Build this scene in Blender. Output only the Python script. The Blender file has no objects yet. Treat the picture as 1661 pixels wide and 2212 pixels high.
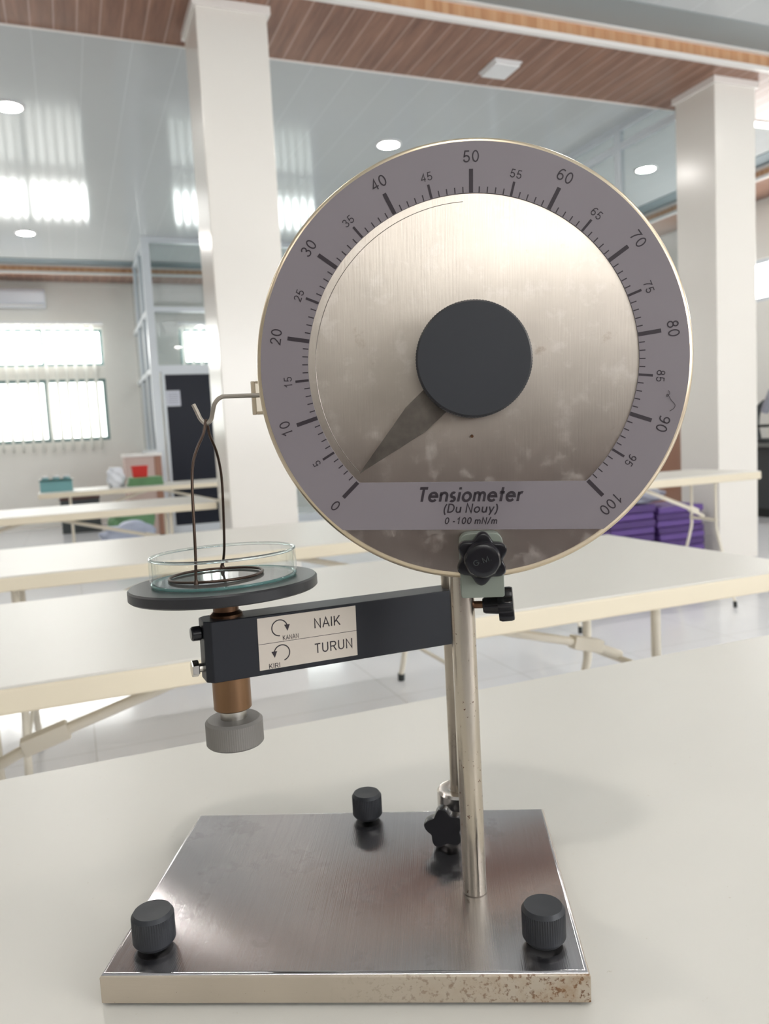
import bpy, bmesh, math, random
from mathutils import Matrix, Vector, Euler
random.seed(7)
PI = math.pi
scene = bpy.context.scene
COL = scene.collection

# ------------------------------------------------------------------ camera
F_PX, W_PX = 1698.6, 1661.0
PITCH, ROLL, YAW = 0.0966859, -0.0527503, 0.3759552
CAM_Z = 1.095
fw = Vector((math.sin(YAW) * math.cos(PITCH), math.cos(YAW) * math.cos(PITCH), -math.sin(PITCH)))
rt = Vector((math.cos(YAW), -math.sin(YAW), 0))
up = rt.cross(fw)
rt2 = rt * math.cos(ROLL) + up * math.sin(ROLL)
up2 = rt2.cross(fw)
cam_data = bpy.data.cameras.new('camera')
cam = bpy.data.objects.new('camera', cam_data)
COL.objects.link(cam)
mw = Matrix((rt2, up2, -fw)).transposed().to_4x4()
mw.translation = Vector((0, 0, CAM_Z))
cam.matrix_world = mw
cam_data.sensor_fit = 'HORIZONTAL'
cam_data.sensor_width = 36.0
cam_data.lens = 36.0 * F_PX / W_PX
cam_data.clip_start = 0.02
cam_data.clip_end = 100
cam_data.dof.use_dof = True
cam_data.dof.focus_distance = 0.515
cam_data.dof.aperture_fstop = 15.0
scene.camera = cam

# ------------------------------------------------------------------ world / exposure
scene.view_settings.view_transform = 'Standard'
scene.view_settings.look = 'None'
scene.view_settings.exposure = 0.10
scene.view_settings.gamma = 1.0
scene.view_settings.use_curve_mapping = False
scene.cycles.use_denoising = True
scene.cycles.max_bounces = 10
scene.cycles.diffuse_bounces = 5
scene.cycles.glossy_bounces = 5
scene.cycles.transmission_bounces = 8
scene.cycles.caustics_reflective = False
scene.cycles.caustics_refractive = False
scene.cycles.sample_clamp_indirect = 6.0
world = bpy.data.worlds.new('daylight')
scene.world = world
world.use_nodes = True
bg = world.node_tree.nodes['Background']
bg.inputs[0].default_value = (1.0, 0.985, 0.96, 1)
bg.inputs[1].default_value = 0.48

WIN_FAR = 14.0      # radiance of the daylit far windows
WIN_BACK = 5.0     # windows behind the camera, two of them added for fill
LAMP = 215.0        # downlight discs

# ------------------------------------------------------------------ materials
def lin(c):
    o = []
    for v in c:
        v = v / 255.0
        o.append(v / 12.92 if v <= 0.04045 else ((v + 0.055) / 1.055) ** 2.4)
    return (o[0], o[1], o[2], 1.0)

def newmat(name):
    m = bpy.data.materials.new(name)
    m.use_nodes = True
    return m, m.node_tree, m.node_tree.nodes['Principled BSDF']

def pmat(name, rgb, rough=0.5, metal=0.0, ior=1.45, spec=0.5, var=0.0, vscale=8.0, bump=0.0, bscale=60.0, stretch=None, aniso=0.0, coat=0.0, brushed=False):
    m, nt, b = newmat(name)
    c = lin(rgb)
    b.inputs['Base Color'].default_value = c
    b.inputs['Roughness'].default_value = rough
    b.inputs['Metallic'].default_value = metal
    b.inputs['IOR'].default_value = ior
    b.inputs['Specular IOR Level'].default_value = spec
    b.inputs['Coat Weight'].default_value = coat
    b.inputs['Coat Roughness'].default_value = 0.08
    tc = nt.nodes.new('ShaderNodeTexCoord')
    mp = nt.nodes.new('ShaderNodeMapping')
    nt.links.new(tc.outputs['Object'], mp.inputs[0])
    if stretch:
        mp.inputs['Scale'].default_value = stretch
    if var:
        n = nt.nodes.new('ShaderNodeTexNoise')
        n.inputs['Scale'].default_value = vscale
        n.inputs['Detail'].default_value = 5
        nt.links.new(mp.outputs[0] if (stretch and brushed) else tc.outputs['Object'], n.inputs['Vector'])
        mx = nt.nodes.new('ShaderNodeMix'); mx.data_type = 'RGBA'
        mx.inputs['A'].default_value = tuple(max(0, x * (1 - var)) for x in c[:3]) + (1,)
        mx.inputs['B'].default_value = tuple(min(1, x * (1 + var)) for x in c[:3]) + (1,)
        nt.links.new(n.outputs['Fac'], mx.inputs['Factor'])
        nt.links.new(mx.outputs['Result'], b.inputs['Base Color'])
    if bump:
        n2 = nt.nodes.new('ShaderNodeTexNoise')
        n2.inputs['Scale'].default_value = bscale
        n2.inputs['Detail'].default_value = 3
        nt.links.new(mp.outputs[0], n2.inputs['Vector'])
        bp = nt.nodes.new('ShaderNodeBump')
        bp.inputs['Strength'].default_value = bump
        bp.inputs['Distance'].default_value = 0.001
        nt.links.new(n2.outputs['Fac'], bp.inputs['Height'])
        nt.links.new(bp.outputs[0], b.inputs['Normal'])
    if aniso:
        b.inputs['Anisotropic'].default_value = aniso
        vt = nt.nodes.new('ShaderNodeVectorTransform')
        vt.vector_type = 'VECTOR'; vt.convert_from = 'OBJECT'; vt.convert_to = 'WORLD'
        vt.inputs[0].default_value = (1, 0, 0)
        nt.links.new(vt.outputs[0], b.inputs['Tangent'])
    return m

def spots(m, rgb, scale, lo, hi, mask=None, detail=6, weight=1.0):
    """mix coloured specks (rust, dirt) into a material; mask = (axis, start, end) ramps them along an object axis"""
    nt = m.node_tree
    b = nt.nodes['Principled BSDF']
    tc = nt.nodes.new('ShaderNodeTexCoord')
    n = nt.nodes.new('ShaderNodeTexNoise')
    n.inputs['Scale'].default_value = scale
    n.inputs['Detail'].default_value = detail
    n.inputs['Roughness'].default_value = 0.65
    nt.links.new(tc.outputs['Object'], n.inputs['Vector'])
    r = nt.nodes.new('ShaderNodeMapRange')
    r.inputs['From Min'].default_value = lo; r.inputs['From Max'].default_value = hi
    r.inputs['To Max'].default_value = weight
    nt.links.new(n.outputs['Fac'], r.inputs['Value'])
    fac = r.outputs[0]
    for mk in (mask or []):
        sx = nt.nodes.new('ShaderNodeSeparateXYZ')
        nt.links.new(tc.outputs['Object'], sx.inputs[0])
        r2 = nt.nodes.new('ShaderNodeMapRange')
        r2.inputs['From Min'].default_value = mk[1]; r2.inputs['From Max'].default_value = mk[2]
        nt.links.new(sx.outputs[mk[0]], r2.inputs['Value'])
        mu = nt.nodes.new('ShaderNodeMath'); mu.operation = 'MULTIPLY'
        nt.links.new(fac, mu.inputs[0]); nt.links.new(r2.outputs[0], mu.inputs[1])
        fac = mu.outputs[0]
    mx = nt.nodes.new('ShaderNodeMix'); mx.data_type = 'RGBA'
    bc = b.inputs['Base Color']
    if bc.is_linked:
        nt.links.new(bc.links[0].from_socket, mx.inputs['A'])
    else:
        mx.inputs['A'].default_value = bc.default_value
    mx.inputs['B'].default_value = lin(rgb)
    nt.links.new(fac, mx.inputs['Factor'])
    nt.links.new(mx.outputs['Result'], bc)
    # dirt is not metallic
    mm = nt.nodes.new('ShaderNodeMath'); mm.operation = 'MULTIPLY_ADD'
    mi = b.inputs['Metallic']
    if not mi.is_linked and mi.default_value > 0:
        mm.inputs[1].default_value = -mi.default_value * 0.9
        mm.inputs[2].default_value = mi.default_value
        nt.links.new(fac, mm.inputs[0]); nt.links.new(mm.outputs[0], mi)
    return m

def emat(name, rgb, strength):
    m, nt, b = newmat(name)
    b.inputs['Base Color'].default_value = (0.8, 0.8, 0.8, 1)
    b.inputs['Emission Color'].default_value = lin(rgb)
    b.inputs['Emission Strength'].default_value = strength
    return m

def glassmat(name, rgb, rough=0.0, ior=1.47):
    m, nt, b = newmat(name)
    b.inputs['Base Color'].default_value = lin(rgb)
    b.inputs['Transmission Weight'].default_value = 1.0
    b.inputs['Roughness'].default_value = rough
    b.inputs['IOR'].default_value = ior
    return m

def panemat(name, rgb, refl=0.08, rough=0.02):
    """thin window pane: clear with a fresnel sheen"""
    m = bpy.data.materials.new(name); m.use_nodes = True
    nt = m.node_tree; nt.nodes.clear()
    out = nt.nodes.new('ShaderNodeOutputMaterial')
    tr = nt.nodes.new('ShaderNodeBsdfTransparent'); tr.inputs[0].default_value = lin(rgb)
    gl = nt.nodes.new('ShaderNodeBsdfGlossy'); gl.inputs['Roughness'].default_value = rough
    fr = nt.nodes.new('ShaderNodeFresnel'); fr.inputs[0].default_value = 1.5
    mx = nt.nodes.new('ShaderNodeMixShader')
    ge = nt.nodes.new('ShaderNodeNewGeometry')
    sb = nt.nodes.new('ShaderNodeMath'); sb.operation = 'SUBTRACT'; sb.inputs[0].default_value = 1.0
    mu = nt.nodes.new('ShaderNodeMath'); mu.operation = 'MULTIPLY'
    nt.links.new(ge.outputs['Backfacing'], sb.inputs[1])
    nt.links.new(fr.outputs[0], mu.inputs[0]); nt.links.new(sb.outputs[0], mu.inputs[1])
    nt.links.new(mu.outputs[0], mx.inputs[0]); nt.links.new(tr.outputs[0], mx.inputs[1]); nt.links.new(gl.outputs[0], mx.inputs[2])
    nt.links.new(mx.outputs[0], out.inputs[0])
    return m

def woodmat(name, dark, light, groove, axis_plank, axis_grain, pitch=0.125, groove_w=0.05, rough=0.35, gmix=0.7):
    """laminate planks: seams every pitch along axis_plank, grain running along axis_grain (object axes 0,1,2)"""
    m, nt, b = newmat(name)
    tc = nt.nodes.new('ShaderNodeTexCoord')
    mp = nt.nodes.new('ShaderNodeMapping')
    sc = [9.0, 9.0, 9.0]; sc[axis_grain] = 0.7
    mp.inputs['Scale'].default_value = sc
    nt.links.new(tc.outputs['Object'], mp.inputs[0])
    n = nt.nodes.new('ShaderNodeTexNoise')
    n.inputs['Scale'].default_value = 3.2; n.inputs['Detail'].default_value = 6; n.inputs['Roughness'].default_value = 0.6
    nt.links.new(mp.outputs[0], n.inputs['Vector'])
    mr = nt.nodes.new('ShaderNodeMapRange')
    mr.inputs['From Min'].default_value = 0.3; mr.inputs['From Max'].default_value = 0.7
    nt.links.new(n.outputs['Fac'], mr.inputs['Value'])
    mx = nt.nodes.new('ShaderNodeMix'); mx.data_type = 'RGBA'
    mx.inputs['A'].default_value = lin(dark); mx.inputs['B'].default_value = lin(light)
    nt.links.new(mr.outputs[0], mx.inputs['Factor'])
    sx = nt.nodes.new('ShaderNodeSeparateXYZ'); nt.links.new(tc.outputs['Object'], sx.inputs[0])
    md = nt.nodes.new('ShaderNodeMath'); md.operation = 'PINGPONG'; md.inputs[1].default_value = pitch / 2
    nt.links.new(sx.outputs[axis_plank], md.inputs[0])
    lt = nt.nodes.new('ShaderNodeMath'); lt.operation = 'LESS_THAN'; lt.inputs[1].default_value = groove_w * pitch
    nt.links.new(md.outputs[0], lt.inputs[0])
    gm = nt.nodes.new('ShaderNodeMath'); gm.operation = 'MULTIPLY'; gm.inputs[1].default_value = gmix
    nt.links.new(lt.outputs[0], gm.inputs[0])
    m2 = nt.nodes.new('ShaderNodeMix'); m2.data_type = 'RGBA'
    nt.links.new(gm.outputs[0], m2.inputs['Factor']); nt.links.new(mx.outputs['Result'], m2.inputs['A'])
    m2.inputs['B'].default_value = lin(groove)
    nt.links.new(m2.outputs['Result'], b.inputs['Base Color'])
    b.inputs['Roughness'].default_value = rough
    return m

def seammat(name, rgb, seam, pitch, axes, width=0.01, rough=0.1, var=0.03, spec=0.5, coat=0.0):
    """plain sheet with thin seams on the given object axes"""
    m = pmat(name, rgb, rough, var=var, vscale=0.7, spec=spec, coat=coat)
    nt = m.node_tree; b = nt.nodes['Principled BSDF']
    tc = nt.nodes.new('ShaderNodeTexCoord')
    sx = nt.nodes.new('ShaderNodeSeparateXYZ'); nt.links.new(tc.outputs['Object'], sx.inputs[0])
    fac = None
    for a in axes:
        md = nt.nodes.new('ShaderNodeMath'); md.operation = 'PINGPONG'; md.inputs[1].default_value = pitch / 2
        nt.links.new(sx.outputs[a], md.inputs[0])
        lt = nt.nodes.new('ShaderNodeMath'); lt.operation = 'LESS_THAN'; lt.inputs[1].default_value = width / 2
        nt.links.new(md.outputs[0], lt.inputs[0])
        if fac is None: fac = lt.outputs[0]
        else:
            mxx = nt.nodes.new('ShaderNodeMath'); mxx.operation = 'MAXIMUM'
            nt.links.new(fac, mxx.inputs[0]); nt.links.new(lt.outputs[0], mxx.inputs[1]); fac = mxx.outputs[0]
    m2 = nt.nodes.new('ShaderNodeMix'); m2.data_type = 'RGBA'
    src = b.inputs['Base Color'].links[0].from_socket
    nt.links.new(fac, m2.inputs['Factor']); nt.links.new(src, m2.inputs['A']); m2.inputs['B'].default_value = lin(seam)
    nt.links.new(m2.outputs['Result'], b.inputs['Base Color'])
    return m

M = {}
M['floor'] = seammat('floor_tile', (222, 223, 226), (196, 196, 196), 0.6, (0, 1), 0.004, 0.12)
M['ceiling'] = seammat('ceiling_panel', (204, 208, 209), (220, 224, 225), 0.3, (0,), 0.006, 0.10)
M['wall'] = pmat('wall_paint', (236, 234, 228), 0.6, var=0.02)
M['pillar'] = pmat('pillar_paint', (228, 224, 217), 0.22, var=0.015, vscale=2)
M['trim'] = pmat('trim_white', (238, 234, 230), 0.35)
M['soffit'] = woodmat('soffit_wood', (120, 84, 67), (160, 118, 97), (208, 182, 168), 0, 1, 0.125, 0.04, 0.3, 0.5)  # pale seam colour stands for highlights in the plank grooves
M['riser'] = woodmat('riser_wood', (186, 136, 98), (214, 168, 128), (222, 184, 146), 0, 2, 0.11, 0.2, 0.35, 0.35)
M['soffit_y'] = woodmat('soffit_wood_side', (126, 92, 76), (162, 124, 104), (180, 150, 136), 1, 0, 0.125, 0.045, 0.3, 0.4)
M['riser_y'] = woodmat('riser_wood_side', (170, 120, 86), (205, 158, 118), (220, 186, 150), 1, 2, 0.06, 0.2, 0.35, 0.5)
M['alu'] = pmat('white_aluminium', (214, 219, 224), 0.3)
M['alu_dark'] = pmat('grey_green_window_frame', (96, 122, 124), 0.4)
M['pane'] = panemat('clear_pane', (240, 243, 243))
M['pane_tint'] = panemat('tinted_pane', (236, 240, 241))
M['daylight'] = emat('daylit_pane', (255, 255, 252), WIN_FAR)
M['daylight_low'] = emat('daylit_pane_low', (252, 255, 250), WIN_FAR * 0.18)
M['added_fill'] = emat('added_fill_pane', (252, 253, 255), WIN_BACK * 2.0)  # panes of the two unseen windows added for general fill light
M['daylight_back'] = emat('daylit_pane_behind', (255, 253, 248), WIN_BACK)
M['lamp'] = emat('lamp_diffuser', (255, 250, 244), LAMP)
M['led'] = emat('panel_diffuser', (255, 252, 248), 9.0)
M['slat'] = pmat('blind_slat', (236, 236, 232), 0.6)
_nt = M['slat'].node_tree; _b = _nt.nodes['Principled BSDF']
_tl = _nt.nodes.new('ShaderNodeBsdfTranslucent'); _tl.inputs[0].default_value = (0.8, 0.8, 0.78, 1)
_mx = _nt.nodes.new('ShaderNodeMixShader'); _mx.inputs[0].default_value = 0.5
_nt.links.new(_b.outputs[0], _mx.inputs[1]); _nt.links.new(_tl.outputs[0], _mx.inputs[2])
_nt.links.new(_mx.outputs[0], _nt.nodes['Material Output'].inputs[0])
M['white_plastic'] = pmat('white_plastic', (236, 236, 236), 0.35)
M['ac'] = pmat('air_conditioner_plastic', (226, 230, 238), 0.3)
M['door_dark'] = pmat('dark_glass_door', (22, 26, 38), 0.3, spec=0.15)
M['paper'] = pmat('paper', (214, 216, 226), 0.7)
M['ink_grey'] = pmat('grey_print', (150, 152, 165), 0.7)
M['brown_wood'] = pmat('brown_laminate', (156, 112, 92), 0.45, var=0.08, vscale=3)
M['brown_dark'] = pmat('brown_laminate_dark', (86, 60, 58), 0.45)
# table
M['table_top'] = pmat('table_top', (208, 205, 197), 0.38, var=0.02, vscale=5)
spots(M['table_top'], (176, 164, 140), 190, 0.70, 0.78, weight=0.5, detail=3)
M['table_edge'] = pmat('table_edge', (222, 211, 188), 0.45)
M['tube'] = pmat('cream_tube', (226, 219, 204), 0.35)
M['rubber'] = pmat('black_rubber', (42, 46, 46), 0.6)
# tensiometer
M['steel_base'] = pmat('brushed_steel_base', (200, 197, 199), 0.15, 1.0, var=0.10, vscale=60, bump=0.085, bscale=100, stretch=(14, 0.12, 1), aniso=1.0, brushed=True)
spots(M['steel_base'], (118, 106, 102), 22, 0.56, 0.60, weight=0.10)
M['steel_edge'] = pmat('steel_front_edge', (186, 175, 160), 0.38, 0.55, var=0.08, vscale=25, bump=0.1, bscale=200, stretch=(0.3, 3, 3))
spots(M['steel_edge'], (98, 62, 34), 330, 0.54, 0.62, mask=[(0, -0.01, 0.14)], weight=1.0)
spots(M['steel_edge'], (150, 116, 80), 90, 0.40, 0.70, mask=[(0, 0.03, 0.15)], weight=0.7)
spots(M['steel_edge'], (96, 72, 52), 420, 0.68, 0.72, weight=0.8)
M['rod'] = pmat('steel_rod', (196, 186, 172), 0.24, 1.0, var=0.06, vscale=60, bump=0.15, bscale=120, stretch=(6, 6, 0.4))
spots(M['rod'], (88, 52, 34), 260, 0.635, 0.66, weight=0.95)
M['rod_dull'] = pmat('steel_rod_dull', (178, 168, 154), 0.34, 1.0, var=0.12, vscale=40)
spots(M['rod_dull'], (112, 100, 84), 70, 0.58, 0.68, weight=0.6)
M['collar'] = pmat('turned_aluminium', (206, 200, 194), 0.22, 1.0)
M['dial_metal'] = pmat('dial_metal', (196, 187, 178), 0.30, 1.0, var=0.16, vscale=34, bump=0.07, bscale=80, stretch=(10, 10, 0.5), aniso=0.8)
spots(M['dial_metal'], (232, 224, 218), 60, 0.54, 0.68, weight=0.30)
spots(M['dial_metal'], (140, 116, 90), 38, 0.64, 0.74, weight=0.45)
spots(M['dial_metal'], (120, 104, 88), 300, 0.70, 0.76, weight=0.5)
M['rim'] = pmat('dial_rim_metal', (214, 198, 172), 0.3, 1.0)
M['scale_plate'] = pmat('scale_plate', (124, 117, 121), 0.42, 0.0, var=0.05, vscale=12, spec=0.4)
M['ink'] = pmat('black_print', (44, 36, 42), 0.5)
M['pointer'] = pmat('pointer_metal', (118, 112, 106), 0.30, 1.0, var=0.5, vscale=120)
M['knob'] = pmat('charcoal_knob', (41, 43, 48), 0.42, var=0.12, vscale=18)
M['black_plastic'] = pmat('black_plastic', (24, 24, 28), 0.22)
M['bracket'] = pmat('grey_green_paint', (128, 134, 124), 0.5)
M['arm'] = pmat('black_anodised', (30, 32, 38), 0.4, spec=0.4)
spots(M['arm'], (150, 154, 160), 120, 0.72, 0.76, weight=0.6)
M['stage'] = pmat('stage_black', (43, 43, 45), 0.34, var=0.12, vscale=40)
M['label'] = pmat('silver_label', (206, 196, 184), 0.42, 0.15, var=0.03, vscale=60)
M['brass'] = pmat('old_brass', (136, 106, 80), 0.34, 1.0, var=0.18, vscale=30)
M['brass_dark'] = pmat('dark_brass', (104, 78, 60), 0.34, 1.0, var=0.15, vscale=40)
M['grey_knob'] = pmat('grey_knob', (132, 128, 124), 0.5, 0.35)
M['stem'] = pmat('stem_steel', (196, 192, 184), 0.3, 1.0, var=0.2, vscale=90)
M['bolt'] = pmat('bolt_steel', (200, 196, 190), 0.2, 1.0)
M['wire'] = pmat('ring_wire', (78, 64, 56), 0.36, 0.85)
M['hook'] = pmat('hook_wire', (176, 168, 158), 0.34, 0.9)

def thin_glass(name, face, edge, haze=0.0, haze_rgb=(200, 200, 200)):
    """glass sheet seen as two skins: clear face-on, tinted along the sheet, fresnel sheen on the outer skin, optional haze"""
    m = panemat(name, face)
    nt = m.node_tree
    tr = next(n for n in nt.nodes if n.type == 'BSDF_TRANSPARENT')
    lw = nt.nodes.new('ShaderNodeLayerWeight'); lw.inputs[0].default_value = 0.22
    mx = nt.nodes.new('ShaderNodeMix'); mx.data_type = 'RGBA'
    mx.inputs['A'].default_value = lin(face); mx.inputs['B'].default_value = lin(edge)
    nt.links.new(lw.outputs['Facing'], mx.inputs['Factor']); nt.links.new(mx.outputs['Result'], tr.inputs[0])
    if haze:
        df = nt.nodes.new('ShaderNodeBsdfDiffuse'); df.inputs[0].default_value = lin(haze_rgb)
        m2 = nt.nodes.new('ShaderNodeMixShader'); m2.inputs[0].default_value = haze
        out = next(n for n in nt.nodes if n.type == 'OUTPUT_MATERIAL')
        src = out.inputs[0].links[0].from_socket
        nt.links.new(src, m2.inputs[1]); nt.links.new(df.outputs[0], m2.inputs[2]); nt.links.new(m2.outputs[0], out.inputs[0])
    return m
M['glass'] = thin_glass('dish_glass', (255, 255, 255), (244, 250, 249), 0.0, (200, 222, 222))
M['glass_solid'] = glassmat('glass_rim', (240, 248, 247))
M['glass_edge'] = thin_glass('glass_base_edge', (212, 236, 233), (160, 204, 201), 0.18, (150, 200, 198))
M['acrylic'] = thin_glass('acrylic', (247, 243, 236), (200, 190, 174), 0.10, (214, 206, 194))
M['acrylic_edge'] = thin_glass('acrylic_edge', (232, 226, 216), (200, 192, 178), 0.3, (196, 186, 172))
M['teal'] = pmat('teal_glass', (120, 168, 172), 0.15)
M['teal_dark'] = pmat('dark_teal', (44, 84, 80), 0.3)
M['purple'] = pmat('purple_cover', (92, 66, 132), 0.4, var=0.12, vscale=20)
M['purple_dark'] = pmat('purple_cover_dark', (74, 50, 108), 0.4, var=0.12, vscale=20)
M['grey_wrap'] = pmat('grey_wrap', (150, 152, 164), 0.35, var=0.2, vscale=18)
M['white_bag'] = pmat('white_bag', (226, 230, 238), 0.5, var=0.05)
M['red'] = pmat('red_plastic', (206, 44, 36), 0.4)
M['green'] = pmat('green_bag', (104, 146, 104), 0.5, var=0.25, vscale=14)
M['sack'] = pmat('grey_blue_sack', (176, 184, 204), 0.5, var=0.12, vscale=9)
M['dark'] = pmat('dark_equipment', (66, 72, 74), 0.4)
M['bench'] = pmat('bench_top', (110, 114, 112), 0.4)

# ------------------------------------------------------------------ mesh helpers
def bm_new(): return bmesh.new()

def box(bm, lo, hi, mat=None):
    v = []
    for z in (lo[2], hi[2]):
        for (x, y) in ((lo[0], lo[1]), (hi[0], lo[1]), (hi[0], hi[1]), (lo[0], hi[1])):
            p = Vector((x, y, z))
            v.append(bm.verts.new(mat @ p if mat else p))
    fs = [bm.faces.new([v[i] for i in f]) for f in ((3, 2, 1, 0), (4, 5, 6, 7), (0, 1, 5, 4), (1, 2, 6, 5), (2, 3, 7, 6), (3, 0, 4, 7))]
    return fs

def rbox(bm, lo, hi, r=0.002, seg=2, mat=None):
    t = bmesh.new(); box(t, lo, hi)
    bmesh.ops.bevel(t, geom=list(t.edges), offset=r, segments=seg, profile=0.5, affect='EDGES')
    merge(bm, t, mat)

def merge(bm, t, mat=None):
    mp = {}
    for v in t.verts:
        mp[v] = bm.verts.new(mat @ v.co if mat else v.co)
    for f in t.faces:
        try:
            nf = bm.faces.new([mp[v] for v in f.verts]); nf.material_index = f.material_index
        except ValueError: pass
    t.free()

def lathe(bm, prof, n=48, mat=None, scallop=None):
    """revolve (r, z) profile about z; closes at r=0"""
    rings = []
    for (r, z) in prof:
        if r < 1e-7:
            p = Vector((0, 0, z)); rings.append([bm.verts.new(mat @ p if mat else p)])
        else:
            ring = []
            for i in range(n):
                a = 2 * PI * i / n
                rr = r
                if scallop and r > scallop[0]:
                    rr = r - scallop[1] * (i % 2)
                p = Vector((rr * math.cos(a), rr * math.sin(a), z))
                ring.append(bm.verts.new(mat @ p if mat else p))
            rings.append(ring)
    for a, b in zip(rings[:-1], rings[1:]):
        if len(a) == 1 and len(b) == 1: continue
        for i in range(n):
            j = (i + 1) % n
            if len(a) == 1: bm.faces.new((a[0], b[j], b[i])) if False else bm.faces.new((a[0], b[i], b[j]))
            elif len(b) == 1: bm.faces.new((a[i], b[0], a[j])) if False else bm.faces.new((a[j], a[i], b[0]))
            else: bm.faces.new((a[i], b[i], b[j], a[j]))

def cyl(bm, r, z0, z1, n=32, mat=None, ch=0.0):
    if ch: lathe(bm, [(0, z0), (r - ch, z0), (r, z0 + ch), (r, z1 - ch), (r - ch, z1), (0, z1)], n, mat)
    else: lathe(bm, [(0, z0), (r, z0), (r, z1), (0, z1)], n, mat)

def axis_mat(p, d):
    """matrix taking +z to direction d at point p"""
    q = Vector((0, 0, 1)).rotation_difference(Vector(d).normalized())
    m = q.to_matrix().to_4x4(); m.translation = Vector(p)
    return m

def tube(bm, pts, r, n=10, closed=False, radii=None):
    pts = [Vector(p) for p in pts]
    N = len(pts)
    tang = []
    for i in range(N):
        a = pts[(i - 1) % N] if (closed or i > 0) else pts[i]
        b = pts[(i + 1) % N] if (closed or i < N - 1) else pts[i]
        tang.append((b - a).normalized())
    ref = Vector((0, 0, 1)) if abs(tang[0].z) < 0.9 else Vector((1, 0, 0))
    u = tang[0].cross(ref).normalized()
    rings = []
    for i in range(N):
        t = tang[i]
        u = (u - t * u.dot(t)).normalized()
        w = t.cross(u)
        rr = radii[i] if radii else r
        rings.append([bm.verts.new(pts[i] + (u * math.cos(2 * PI * k / n) + w * math.sin(2 * PI * k / n)) * rr) for k in range(n)])
    M_ = N if closed else N - 1
    for i in range(M_):
        a, b = rings[i], rings[(i + 1) % N]
        off = 0
        if closed and i == N - 1:
            off = min(range(n), key=lambda o: (b[o].co - a[0].co).length)
        for k in range(n):
            bm.faces.new((a[k], a[(k + 1) % n], b[(k + 1 + off) % n], b[(k + off) % n]))
    if not closed:
        bm.faces.new(rings[0][::-1]); bm.faces.new(rings[-1])

def smooth_path(pts, k=8):
    """Catmull-Rom through the points"""
    P = [Vector(p) for p in pts]; out = []
    for i in range(len(P) - 1):
        p0 = P[i - 1] if i > 0 else P[i] * 2 - P[i + 1]
        p1, p2 = P[i], P[i + 1]
        p3 = P[i + 2] if i + 2 < len(P) else P[i + 1] * 2 - P[i]
        for s in range(k):
            t = s / k
            out.append(0.5 * ((2 * p1) + (p2 - p0) * t + (2 * p0 - 5 * p1 + 4 * p2 - p3) * t * t + (3 * p1 - p0 - 3 * p2 + p3) * t ** 3))
    out.append(P[-1])
    return out

def prism(bm, poly, h0, h1, mat=None):
    """extrude a 2-D polygon (x, y) between heights h0, h1 along z"""
    a = [Vector((x, y, h0)) for x, y in poly]; b = [Vector((x, y, h1)) for x, y in poly]
    if mat: a = [mat @ p for p in a]; b = [mat @ p for p in b]
    va = [bm.verts.new(p) for p in a]; vb = [bm.verts.new(p) for p in b]
    n = len(poly)
    bm.faces.new(va[::-1]); bm.faces.new(vb)
    for i in range(n):
        j = (i + 1) % n
        bm.faces.new((va[i], va[j], vb[j], vb[i]))

FRONT = Matrix(((1, 0, 0, 0), (0, 0, -1, 0), (0, 1, 0, 0), (0, 0, 0, 1)))   # (x, y, z) -> (x, -z, y): draw on a face looking to -y

def obj(name, bm, mats, parent=None, smooth=40, bevel=0.0, loc=None, rot=None):
    bmesh.ops.recalc_face_normals(bm, faces=bm.faces)
    me = bpy.data.meshes.new(name)
    bm.to_mesh(me); bm.free()
    if not isinstance(mats, (list, tuple)): mats = [mats]
    for m in mats: me.materials.append(m)
    if smooth:
        me.polygons.foreach_set('use_smooth', [True] * len(me.polygons))
        me.set_sharp_from_angle(angle=math.radians(smooth))
    o = bpy.data.objects.new(name, me)
    COL.objects.link(o)
    if parent: o.parent = parent
    if loc is not None: o.location = loc
    if rot is not None: o.rotation_euler = rot
    if bevel:
        md = o.modifiers.new('edge', 'BEVEL'); md.width = bevel; md.segments = 2; md.limit_method = 'ANGLE'
    if smooth and smooth < 90:
        wn_ = o.modifiers.new('normals', 'WEIGHTED_NORMAL'); wn_.keep_sharp = True; wn_.weight = 100
    return o

def tag(o, label, cat, group=None, kind=None):
    if label: o['label'] = label
    if cat: o['category'] = cat
    if group: o['group'] = group
    if kind: o['kind'] = kind
    return o

def thing(name, label, cat, loc=(0, 0, 0), rotz=0.0, group=None):
    o = bpy.data.objects.new(name, None)
    COL.objects.link(o)
    o.empty_display_size = 0.05
    o.location = loc; o.rotation_euler = (0, 0, rotz)
    return tag(o, label, cat, group)

def struct(name, bm, m, parent=None, smooth=0, bevel=0.0):
    o = obj(name, bm, m, parent, smooth, bevel)
    if not parent: o['kind'] = 'structure'
    return o

def dup(root, loc, rotz, label, group=None):
    r = root.copy(); COL.objects.link(r)
    r.location = loc; r.rotation_euler = (0, 0, rotz)
    r['label'] = label
    if group: r['group'] = group
    for ch in root.children:
        c = ch.copy(); COL.objects.link(c); c.parent = r
        for g in ch.children:
            d = g.copy(); COL.objects.link(d); d.parent = c
    return r

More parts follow.
